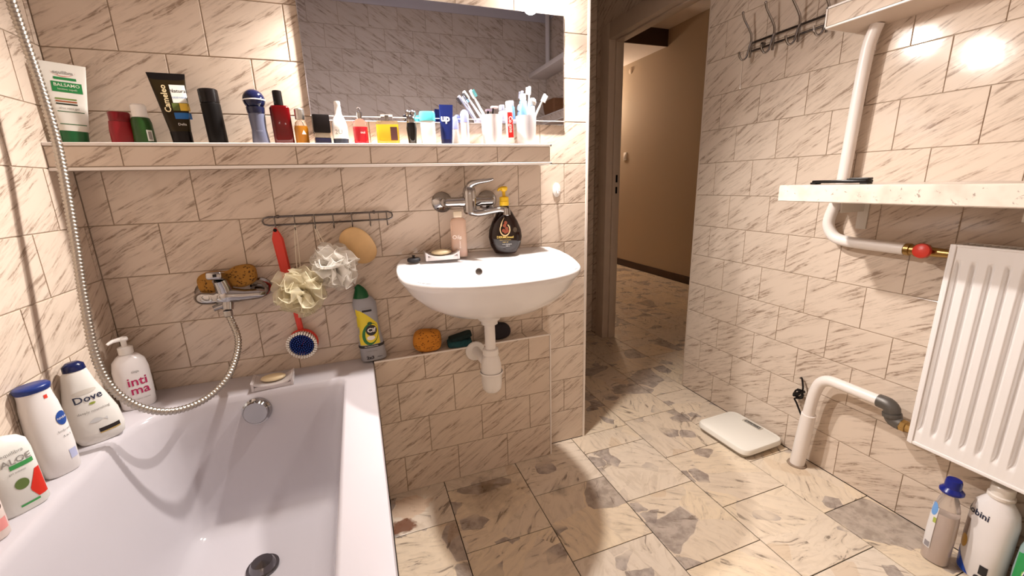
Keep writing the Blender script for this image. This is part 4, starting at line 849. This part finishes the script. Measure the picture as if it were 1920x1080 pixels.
def puff_mat(name, col):
    q = NB(name); q.b.inputs['Base Color'].default_value = (*col, 1); q.b.inputs['Roughness'].default_value = .45
    tr = q.n('ShaderNodeBsdfTranslucent'); tr.inputs[0].default_value = (*col, 1); tp_ = q.n('ShaderNodeBsdfTransparent')
    m1 = q.n('ShaderNodeMixShader'); m1.inputs[0].default_value = .45; q.l(q.b.outputs[0], m1.inputs[1]); q.l(tr.outputs[0], m1.inputs[2])
    m2 = q.n('ShaderNodeMixShader'); m2.inputs[0].default_value = .42; q.l(m1.outputs[0], m2.inputs[1]); q.l(tp_.outputs[0], m2.inputs[2])
    q.l(m2.outputs[0], q.t.nodes['Material Output'].inputs[0]); return q.m
puff((-.190, -.086, .838), .080, puff_mat('cream_netting', (.86, .80, .62)), 'cream mesh bath puff hanging in front of the red brush handle', (HK[1], -.0262, zr - .0275), 3, 'mesh bath puffs on the hook rail')
puff((-.086, -.064, .902), .077, puff_mat('white_netting', (.93, .90, .85)), 'white mesh bath puff hanging left of the wooden brush', (HK[2], -.0262, zr - .0275), 8, 'mesh bath puffs on the hook rail')
# wooden bath brush head
wbk = thing('wooden_brush', 'oval pale wooden body brush hanging from the hook rail', 'brush', (-.006, -.036, .960), 0)
WM = Matrix.Rotation(.30, 4, 'X') @ Matrix.Rotation(-.50, 4, 'Y')
blob('wooden_back', wbk, WOOD,   .050, .0090, .070, 2.2, .0003, 5, M=WM @ Matrix.Rotation(.0, 4, 'Y'))
bm = bmesh.new()
for i in range(-4, 5):
    for k in range(-6, 7):
        if (i / 4.8) ** 2 + (k / 6.2) ** 2 < 1: abox(bm, i * .0085 - .0025, .006, k * .0095 - .0025, i * .0085 + .0025, .020, k * .0095 + .0025, mat=WM)
tag(fin('bristles', bm, mc('bristle_cream', (.72, .60, .40), .7), wbk, False), kind='stuff')
tubeo('loop', [(-.030, -.004, .048), (-.020, .012, .062), (-.0125, .010, .0625), (-.012, -.002, .055), (-.026, -.006, .046)], .0014, mc('loop_cord', (.55, .42, .25), .7), wbk, 6, 3)
# sponge on the bath tap
def bone(p): k = 1 - .38 * math.exp(-(p.x / .022) ** 2); return Vector((p.x, p.y, p.z * k + .006 * (p.x / .07)))
o = blob('natural_sponge', None, SPB, .080, .026, .037, 2.8, .007, 22, cut=bone); o.location = (-.392, -.038, zb + .052); o.rotation_euler = (0, -.06, 0); tag(o, 'brown two-lobed sponge tucked behind the bath tap', 'sponge', 'sponges')

# ------------------------------------------------------------------ bottles on the bath rim
BZ = 0.5505
t = std('intimate_wash_bottle', 'white pump bottle with raspberry lettering in the bath corner', 'bottle', -0.655, -0.100, BZ, 0.05, None)
b = Bot([(0, .036, .026, 2.6), (.004, .039, .028, 2.6), (.06, .0405, .030, 2.5), (.115, .0405, .029, 2.4), (.140, .036, .027, 2.2), (.155, .024, .022, 2), (.160, .016, .016, 2)]); b.mesh('body', mc('bottle_white', (.80, .76, .76), .25), t)
latheo('collar', [(.0155, .160), (.017, .162), (.017, .180), (.011, .183)], WHITEC, t); latheo('pump_stem', [(.0065, .183), (.0065, .200)], WHITEC, t); bm = bmesh.new(); lathe(bm, [(.011, .200), (.012, .204), (.010, .209), (0, .210)], 20); tube(bm, [(0, 0, .205), (-.022, -.012, .206), (-.034, -.018, .201)], [.0065, .005, .0035], 10, True, 2); fin('pump_head', bm, WHITEC, t)
RASP = mc('raspberry', (.45, .015, .10), .4); b.text('inti', .036, .006, .082, RASP, t, bold=.012); b.text('ma', .036, .008, .056, RASP, t, bold=.012); b.text('ziaja', .010, .006, .112, LBG, t); b.text('zel do higieny intymnej', .0048, .004, .030, LBG, t)
t = std('body_wash_bottle', 'pearl white curved bottle with navy cap, a gold and black band low down', 'bottle', -0.668, -0.275, BZ, 0.10, (0, -0.06, 0))
b = Bot([(0, .038, .020, 2.6, .004), (.005, .043, .023, 2.6, .004), (.03, .050, .026, 2.4, .002), (.070, .0495, .026, 2.3, 0), (.115, .040, .024, 2.2, -.002), (.155, .030, .021, 2.1, -.003), (.185, .024, .018, 2, -.002), (.192, .020, .016, 2, 0)]); b.mesh('body', mc('pearl', (.78, .76, .72), .22), t)
Bot([(.192, .021, .017, 2), (.205, .020, .0165, 2), (.212, .012, .010, 2)]).mesh('cap', mc('cap_navy', (.006, .012, .07), .2), t); b.text('Dove', .024, .002, .122, mc('logo_navy', (.02, .025, .06)), t, bold=.012); b.disc('gold_bird', .006, .107, .006, .003, mc('bird_green', (.30, .36, .06)), t); b.disc('oval_line', 0, .139, .022, .006, mc('oval_tint', (.62, .58, .52)), t, .0005)
b.text('deeply nourishing', .0085, .004, .088, LBG, t); b.patch('black_band', .000, .040, .028, .038, mc('band_black', (.02, .015, .015)), t); b.patch('gold_line', .000, .040, .0245, .0275, mc('band_gold', (.55, .38, .12)), t); b.patch('cream_swirl', 0, 0, 0, 0, mc('swirl', (.60, .60, .60)), t, .0006, 10, 4, lambda u, v: (-.012 + .034 * u, .060 + .012 * sin(u * 4) * (v - .3)))
t = std('lotion_bottle', 'white body lotion bottle with flat blue cap', 'bottle', -0.680, -0.405, BZ, 0.35, (0, -0.03, 0))
b = Bot([(0, .027, .020, 2.6), (.004, .030, .023, 2.6), (.06, .033, .024, 2.5), (.12, .033, .024, 2.4), (.165, .030, .023, 2.3), (.185, .027, .021, 2.2), (.200, .026, .021, 2.2)]); b.mesh('body', mc('lotion_white', (.80, .77, .76), .3), t)
Bot([(.200, .027, .022, 2.2), (.206, .029, .024, 2.2), (.210, .029, .024, 2.2), (.213, .026, .021, 2.2)]).mesh('cap', mc('cap_blue', (.01, .03, .18), .3), t); b.disc('blue_roundel', .020, .128, .0105, .016, mc('roundel_blue', (.02, .07, .30)), t); b.text('NIVEA', .0065, .020, .128, WHITEC, t, .0013); b.text('body milk', .007, .019, .100, LBG, t); b.text('5 in 1', .0065, .019, .086, DARKM, t); b.patch('pale_patch', .012, .026, .030, .052, mc('patch_lilac', (.45, .48, .68)), t); b.patch('red_tag', .005, .011, .182, .190, RED, t)
t = std('aloe_bottle', 'white aloe bottle with green strip and red corner print', 'bottle', -0.681, -0.522, BZ, 0.30, (0, -0.03, 0))
b = Bot([(0, .032, .018, 3), (.005, .036, .021, 3), (.12, .036, .021, 3), (.140, .034, .019, 2.8), (.150, .026, .014, 2.4), (.156, .012, .010, 2)]); b.mesh('body', mc('aloe_white', (.78, .78, .74), .3), t)
b.text('ALOE', .0175, .006, .110, LBG, t, bold=.01); b.text('equilibra', .0095, .004, .127, LBG, t); b.patch('green_strip', -.006, .028, .094, .103, mc('strip_green', (.05, .30, .08)), t)
b.patch('red_corner', 0, 0, 0, 0, mc('corner_red', (.62, .03, .015)), t, .0007, 10, 10, lambda u, v: (.033 - (.024 * (1 - abs(v - .35))) * u, .020 + .058 * v)); b.disc('aloe_leaf', .002, .060, .010, .011, mc('leaf_green', (.12, .18, .05)), t); b.patch('green_foot', -.010, .018, .014, .018, mc('strip_green', (.05, .30, .08)), t); b.text('gel intimo', .006, .002, .087, LBG, t)
t = std('peach_bottle', 'white and pink floral bottle at the left frame edge on the bath rim', 'bottle', -0.684, -0.612, BZ, 0.30, None)
b = Bot([(0, .026, .018, 2.6), (.004, .030, .021, 2.6), (.10, .030, .021, 2.5), (.130, .022, .018, 2.2), (.140, .012, .012, 2)]); b.mesh('body', mc('peach_white', (.80, .68, .62), .3), t)
latheo('cap', [(.014, .140), (.014, .160), (.010, .163), (0, .163)], WHITEC, t); b.patch('pink_band', -.028, .029, .018, .040, mc('pink_band', (.72, .28, .26)), t)
for i in range(7): b.disc('flower_print', .004 + .02 * sin(i * 2.3), .055 + i * .008, .006, .007, mc('flower%d' % (i % 3), ((.35, .12, .08), (.08, .05, .04), (.6, .35, .3))[i % 3]), t)

# ------------------------------------------------------------------ right wall: coat rack, pipes, radiator
cr = thing('coat_rack', 'chrome coat rack with paired hooks high on the right wall', 'coat rack', (0, 0, 0))
zz = 1.672; ya, yb = -.035, -.42; X = XR - .016
bm = bmesh.new(); tube(bm, [(X, ya - .012, zz + .016), (X, yb, zz + .020), (X, yb - .012, zz + .005), (X, yb, zz - .012), (X, ya - .012, zz - .016), (X, ya + .001, zz - .010), (X, ya + .004, zz), (X, ya + .001, zz + .010), (X, ya - .012, zz + .016)], .0042, 10); fin('rail_loop', bm, CHROMED, cr)
for y in (-.045, -.149, -.253, -.357):
    bm = bmesh.new(); tube(bm, [(XR - .022, y, 1.632), (XR - .022, y, 1.705), (XR - .032, y + .004, 1.735), (XR - .060, y + .010, 1.775), (XR - .068, y + .012, 1.797)], [.0045, .0045, .0042, .004, .0045], 10, True, 3)
    tube(bm, [(XR - .024, y, 1.690), (XR - .034, y, 1.655), (XR - .040, y + .002, 1.632), (XR - .055, y + .006, 1.622), (XR - .070, y + .008, 1.635), (XR - .074, y + .009, 1.652)], .004, 10, True, 3); sph(bm, (XR - .068, y + .012, 1.799), .0055, seg=12); fin('hook', bm, CHROME, cr)
bm = bmesh.new(); [lathe(bm, [(.007, 0), (.007, .014)], 12, axis_m((XR, y, zz), (-1, 0, 0))) for y in (-.09, -.40)]; fin('wall_stud', bm, CHROMED, cr)
pu = thing('heating_pipe', 'white heating pipe running down the right wall to the radiator valve', 'pipe', (0, 0, 0)); X = XR - .036
bm = bmesh.new(); tube(bm, [(X, -.530, 1.606), (X, -.520, 1.575), (X, -.512, 1.53), (X, -.506, 1.40), (X, -.502, 1.25), (X, -.498, 1.12), (X, -.488, 1.055), (X, -.474, 1.00), (X, -.474, .965), (X, -.495, .932), (X, -.53, .918), (X, -.60, .914), (X, -.715, .912)], .0185, 18, True, 4); fin('pipe_run', bm, WPIPE, pu)
v = thing('radiator_valve', 'brass ball valve with a red knob beside the radiator top', 'valve', (X, -.715, .912))
latheo('valve_body', [(.015, 0), (.019, .002), (.019, .014), (.0155, .016), (.0155, .026), (.020, .028), (.020, .058), (.015, .062), (.013, .094), (.012, .150)], BRASS, v, 18, axis_m((0, 0, 0), (0, -1, 0)))
bm = bmesh.new(); lathe(bm, [(.008, 0), (.008, .018), (.021, .022), (.023, .028), (.021, .036), (.012, .040), (0, .040)], 20, axis_m((0, -.056, .0), (-1, .0, .15)), False); fin('red_knob', bm, RED, v)
pl = thing('return_pipe', 'white return pipe rising from the floor and bending to the radiator foot', 'pipe', (0, 0, 0)); X = XR - .062
bm = bmesh.new(); tube(bm, [(X - .0, -.508, 0.0), (X, -.516, .12), (X, -.524, .235)], [.026, .026, .025], 20); fin('pipe_sleeve', bm, WPIPE, pl)
bm = bmesh.new(); tube(bm, [(X, -.522, .23), (X, -.528, .30), (X, -.536, .345), (X, -.550, .382), (X, -.574, .400), (X, -.605, .404), (X, -.68, .404), (X, -.745, .404)], [.020, .020, .020, .020, .020, .019, .0185, .0185], 18, True, 4); fin('pipe_run', bm, WPIPE, pl)
bm = bmesh.new(); tube(bm, [(X, -.738, .404), (X, -.764, .403), (X, -.778, .392), (X, -.780, .372), (X, -.790, .358), (X, -.81, .354)], [.022, .023, .023, .022, .022, .020], 16, True, 3); lathe(bm, [(.026, -.006), (.026, .006)], 16, axis_m((X, -.781, .374), (0, -.2, -1))); fin('elbow_fitting', bm, GREYM, pl)
latheo('union_nut', [(.017, 0), (.020, .002), (.020, .016), (.016, .018), (.014, .05)], BRASS, pl, 8, axis_m((X, -.808, .354), (0, -1, 0)))
latheo('floor_ring', [(.036, -.002), (.034, .004), (.027, .005)], mc('dirty_ring', (.30, .22, .16), .8, var=.5), pl, 20, Matrix.Translation((X, -.508, 0)))
cb = thing('cable_tie', 'tangled black cable hanging behind the white return pipe', 'cable', (0, 0, 0))
bm = bmesh.new(); tube(bm, [(XR - .006, -.435, .338), (XR - .016, -.447, .345), (XR - .022, -.458, .325), (XR - .024, -.462, .30), (XR - .028, -.450, .275), (XR - .026, -.430, .262), (XR - .022, -.436, .288), (XR - .03, -.462, .300), (XR - .026, -.466, .268), (XR - .030, -.440, .255), (XR - .03, -.450, .238), (XR - .035, -.478, .20), (XR - .045, -.492, .185)], .0035, 8, True, 5); fin('cable_loop', bm, BLACK, cb)
tubeo('knot', [(XR - .026, -.472, .300), (XR - .030, -.452, .284), (XR - .026, -.432, .272), (XR - .022, -.448, .262), (XR - .028, -.468, .282), (XR - .026, -.442, .296)], .0055, BLACK, cb, 8, 4)
# radiator
ra = thing('radiator', 'white ribbed panel radiator on the right wall below the speckled shelf', 'radiator', (0, 0, 0)); FX = XR - .10; RY0, RY1 = -.850, -1.80; RZ0, RZ1 = .332, .947
bm = bmesh.new(); pitch = .0326; ny = 360; zs = [RZ0 + .004, RZ0 + .036, RZ0 + .044, RZ0 + .056, RZ0 + .07] + [RZ0 + .07 + (RZ1 - RZ0 - .134) * k / 6 for k in range(1, 7)] + [RZ1 - .052, RZ1 - .042, RZ1 - .036, RZ1 - .004]
g = []
for z in zs:
    row = []; m = max(0, min(1, (z - RZ0 - .038) / .024)) * max(0, min(1, (RZ1 - .038 - z) / .02)); m = m * m * (3 - 2 * m)
    for i in range(ny + 1):
        y = RY0 + (RY1 - RY0) * i / ny; u = ((RY0 - y - .012) / pitch) % 1.0; edge = 1.0 if (RY0 - y > .014 and y - RY1 > .014) else 0.0
        gr = max(0.0, min(1.0, (.19 - abs(u - .32)) / .07)); gr = gr * gr * (3 - 2 * gr)
        row.append(bm.verts.new((FX + .011 * gr * m * edge, y, z)))
    g.append(row)
for j in range(len(zs) - 1):
    for i in range(ny): bm.faces.new((g[j][i], g[j][i + 1], g[j + 1][i + 1], g[j + 1][i]))
fin('front_panel', bm, RADW, ra, ang=1.4)
box('convector_core', FX + .012, RY1 + .01, RZ0 + .006, XR - .030, RY0 - .008, RZ1 - .006, RADW, ra)
bm = bmesh.new(); abox(bm, FX - .002, RY0 - .010, RZ0 - .004, XR - .028, RY0 + .002, RZ1 + .002, .0015, seg=1); abox(bm, FX - .004, RY0 - .0125, RZ0 - .004, FX - .0005, RY0 - .004, RZ1 + .002, .001, seg=1); fin('side_cover', bm, RADW, ra)
bm = bmesh.new(); abox(bm, FX - .002, RY1, RZ1 - .004, FX + .010, RY0 - .010, RZ1 + .002, .001, seg=1); abox(bm, XR - .038, RY1, RZ1 - .004, XR - .028, RY0 - .01, RZ1 + .002, .001, seg=1)
for k in range(60): y = RY0 - .02 - k * .0156; abox(bm, FX + .008, y - .004, RZ1 - .003, XR - .036, y, RZ1 + .001)
fin('top_grille', bm, RADW, ra); box('bottom_edge', FX - .003, RY1, RZ0 - .004, FX + .010, RY0 - .012, RZ0 + .006, RADW, ra, .002)
bm = bmesh.new(); [abox(bm, XR - .030, y - .015, RZ0 + .08, XR - .001, y + .015, RZ1 - .08) for y in (-1.0, -1.6)]; fin('wall_bracket', bm, RADW, ra, False)
# comb-like item on the speckled shelf
t = thing('flat_comb', 'flat black comb with hinged end lying on the speckled shelf', 'comb', (XR - .230, -.607, 1.1165))
bm = bmesh.new(); abox(bm, -.016, -.09, .0035, .016, .070, .0125, .003); abox(bm, -.014, .058, 0, .014, .076, .0065, .002); fin('comb_body', bm, BLACK, t); bm = bmesh.new(); abox(bm, -.014, -.092, .0125, .010, -.040, .0185, .002); abox(bm, -.012, -.090, 0, .012, -.07, .0035); abox(bm, -.006, -.036, .0125, .006, -.029, .0165, .001); fin('hinged_end', bm, mc('black_satin', (.02, .018, .016), .4), t)

# far end of the right wall, seen in the mirror
us = thing('upper_shelf', 'narrow white shelf with a riser pipe, seen only in the mirror', 'shelf', (0, 0, 0))
box('board', XR - .16, YF + .002, 2.00, XR - .001, -1.28, 2.035, WPIPE, us, .003); tubeo('riser_pipe', [(XR - .03, -1.96, 2.035), (XR - .03, -1.96, CEIL - .002)], .018, WPIPE, us, 16)
wb_ = thing('wicker_basket', 'small brown wicker basket on the pipe box, seen only in the mirror', 'basket', (XR - .075, -1.74, PZ1 - .0015))
WK = pm('brown_wicker', (.22, .09, .03), .7, bump=1.0, bscale=180, var=.5)
bm = bmesh.new(); loops(bm, [[Vector((p.x, p.y, z)) for p in rpoly([(a, b_, .02), (-a, b_, .02), (-a, -b_, .02), (a, -b_, .02)], 5)] for a, b_, z in ((.05, .085, 0), (.058, .098, .05), (.062, .105, .105), (.056, .099, .105), (.050, .09, .05), (.045, .08, .008))]); fin('basket_body', bm, WK, wb_)
bm = bmesh.new(); tube(bm, [(p.x, p.y, .106) for p in rpoly([(.059, .102, .02), (-.059, .102, .02), (-.059, -.102, .02), (.059, -.102, .02)], 5)] + [(.059, .082, .106)], .005, 8); fin('rim', bm, WK, wb_)

# ------------------------------------------------------------------ bathroom scale
sc = thing('bathroom_scale', 'flat white bathroom scale on the floor beside the right wall', 'scale', (1.511, -.283, 0), .03)
def rr_(hx, hy, r, z): return [Vector((p.x, p.y, z)) for p in rpoly([(hx, hy, r), (-hx, hy, r), (-hx, -hy, r), (hx, -hy, r)], 6)]
bm = bmesh.new(); loops(bm, [rr_(.106, .120, .02, .006), rr_(.110, .125, .03, .010), rr_(.110, .125, .03, .022)]); fin('base', bm, mc('scale_grey', (.36, .31, .25), .5), sc)
bm = bmesh.new(); loops(bm, [rr_(.112, .128, .035, .018), rr_(.117, .133, .04, .021), rr_(.117, .133, .04, .036), rr_(.114, .130, .038, .042), rr_(.108, .124, .036, .0435), rr_(.107, .123, .036, .0425), rr_(.105, .121, .035, .0435)]); fin('platform', bm, mc('scale_cream', (.80, .77, .70), .45), sc)
bm = bmesh.new(); abox(bm, .072, -.042, .0432, .102, .046, .0452, .004); fin('window_frame', bm, mc('scale_frame', (.62, .57, .50), .4), sc); box('display', .077, -.036, .0450, .097, .040, .0458, mc('scale_glass', (.10, .10, .09), .1), sc, .0003)
bm = bmesh.new(); [abox(bm, .080, y, .0457, .084 + (.006 if i % 5 == 0 else 0), y + .0012, .0460) for i, y in enumerate([-.030 + .006 * k for k in range(11)])]; fin('dial_marks', bm, WHITEC, sc, False)
bm = bmesh.new(); [lathe(bm, [(.012, 0), (.012, .008)], 12, Matrix.Translation((x, y, 0))) for x in (-.085, .085) for y in (-.095, .095)]; fin('foot', bm, BLACK, sc)

# ------------------------------------------------------------------ bottles on the floor
FB = 'detergent bottles under the radiator'
t = std('fabric_rinse_bottle', 'clear bottle of milky liquid with a blue bowl cap, nearest the scale', 'bottle', 1.536, -0.975, 0.0005, -0.25, None, FB); t.scale = (.9, .9, 1)
b = Bot([(0, .030, .026, 2.6), (.006, .034, .030, 2.6), (.10, .035, .030, 2.6), (.150, .034, .029, 2.5), (.185, .031, .026, 2.3), (.215, .024, .021, 2.1), (.235, .014, .014, 2), (.245, .014, .014, 2)])
b.mesh('shell', mc('clear_plastic', (.95, .90, .86), .06, trans=.85), t); Bot([(.004, .030, .026, 2.6), (.10, .0325, .0275, 2.6), (.168, .0305, .0255, 2.5)]).mesh('liquid', mc('milky_pink', (.80, .66, .60), .3), t)
latheo('cap', [(.027, .238), (.030, .241), (.030, .246), (.021, .256), (.020, .276), (.018, .281), (0, .282)], mc('cap_royal', (.006, .015, .20), .25), t)
b.patch('side_label', -.034, -.010, .045, .185, mc('label_clearwhite', (.76, .74, .74), .35), t, .0008); b.disc('sky_print', -.022, .176, .010, .020, mc('print_sky', (.15, .35, .72)), t, .0012); b.patch('leaf_print', -.018, -.010, .135, .152, mc('print_lime', (.40, .48, .08)), t, .0012, 3, 3); b.patch('barcode', -.026, -.012, .048, .066, mc('bar_grey', (.3, .28, .3)), t, .0012, 3, 3)
t = std('softener_bottle', 'large white softener bottle with ridged cap between its two neighbours', 'bottle', 1.588, -1.052, 0.0005, -0.5, None, FB); t.scale = (.92, .92, 1)
b = Bot([(0, .045, .034, 2.8), (.006, .050, .038, 2.8), (.12, .053, .039, 2.8), (.20, .053, .039, 2.6), (.235, .047, .036, 2.3), (.258, .031, .028, 2), (.266, .026, .026, 2)]); b.mesh('body', mc('softener_white', (.80, .77, .77), .18), t)
latheo('cap', [(.026, .264), (.030, .267), (.030, .274), (.026, .277), (.026, .300), (.023, .304), (0, .304)], mc('cap_ivory', (.76, .70, .64), .3), t, 40)
b.text('Robini', .026, -.022, .205, mc('logo_navy', (.02, .025, .06)), t, bold=.02); b.patch('photo_patch', -.052, -.030, .085, .175, mc('patch_brown', (.35, .26, .22), var=.6, bscale=70), t); b.disc('gold_figure', -.034, .10, .010, .022, mc('figure_gold', (.55, .33, .08)), t, .0012); b.patch('blue_foot', 0, 0, 0, 0, mc('foot_blue', (.02, .08, .50)), t, .0010, 8, 8, lambda u, v: (-.053 + .050 * u * (1 - v), .004 + .075 * v)); b.patch('barcode', .018, .036, .030, .060, DARKM, t, .0008, 4, 4); b.disc('round_seal', .020, .014, .010, .010, DARKM, t)
t = std('floor_cleaner_bottle', 'green and clear cleaner bottle at the bottom right corner', 'bottle', 1.582, -1.168, 0.0005, 0.0, None, FB)
b = Bot([(0, .050, .034, 2.8), (.006, .055, .038, 2.8), (.10, .058, .040, 2.8), (.17, .056, .039, 2.5), (.215, .046, .034, 2.2), (.250, .026, .024, 2), (.262, .016, .016, 2)]); b.mesh('body', mc('pale_aqua', (.42, .58, .58), .12, trans=.3), t)
b.patch('green_label', 0, 0, 0, 0, mc('label_vivid_green', (.02, .30, .08), .3), t, .0008, 22, 12, lambda u, v: (-.054 + .108 * u, .02 + .165 * v * (1 - .15 * (2 * u - 1) ** 2)))
b.patch('glow_patch', -.040, .045, .050, .118, mc('label_lime', (.30, .58, .12), .3), t, .0011); b.text('Pucek', .044, .012, .098, WHITEC, t, .0014, bold=.045, rot=-.12); b.text('Pucek', .044, .012, .098, mc('word_navy', (.01, .02, .16)), t, .0018, bold=.0, rot=-.12); latheo('cap', [(.017, .262), (.018, .264), (.018, .285), (.014, .290), (0, .290)], mc('cap_green', (.02, .3, .08)), t)
b.patch('red_tick', .016, .040, .130, .134, RED, t, .0012, 6, 2)
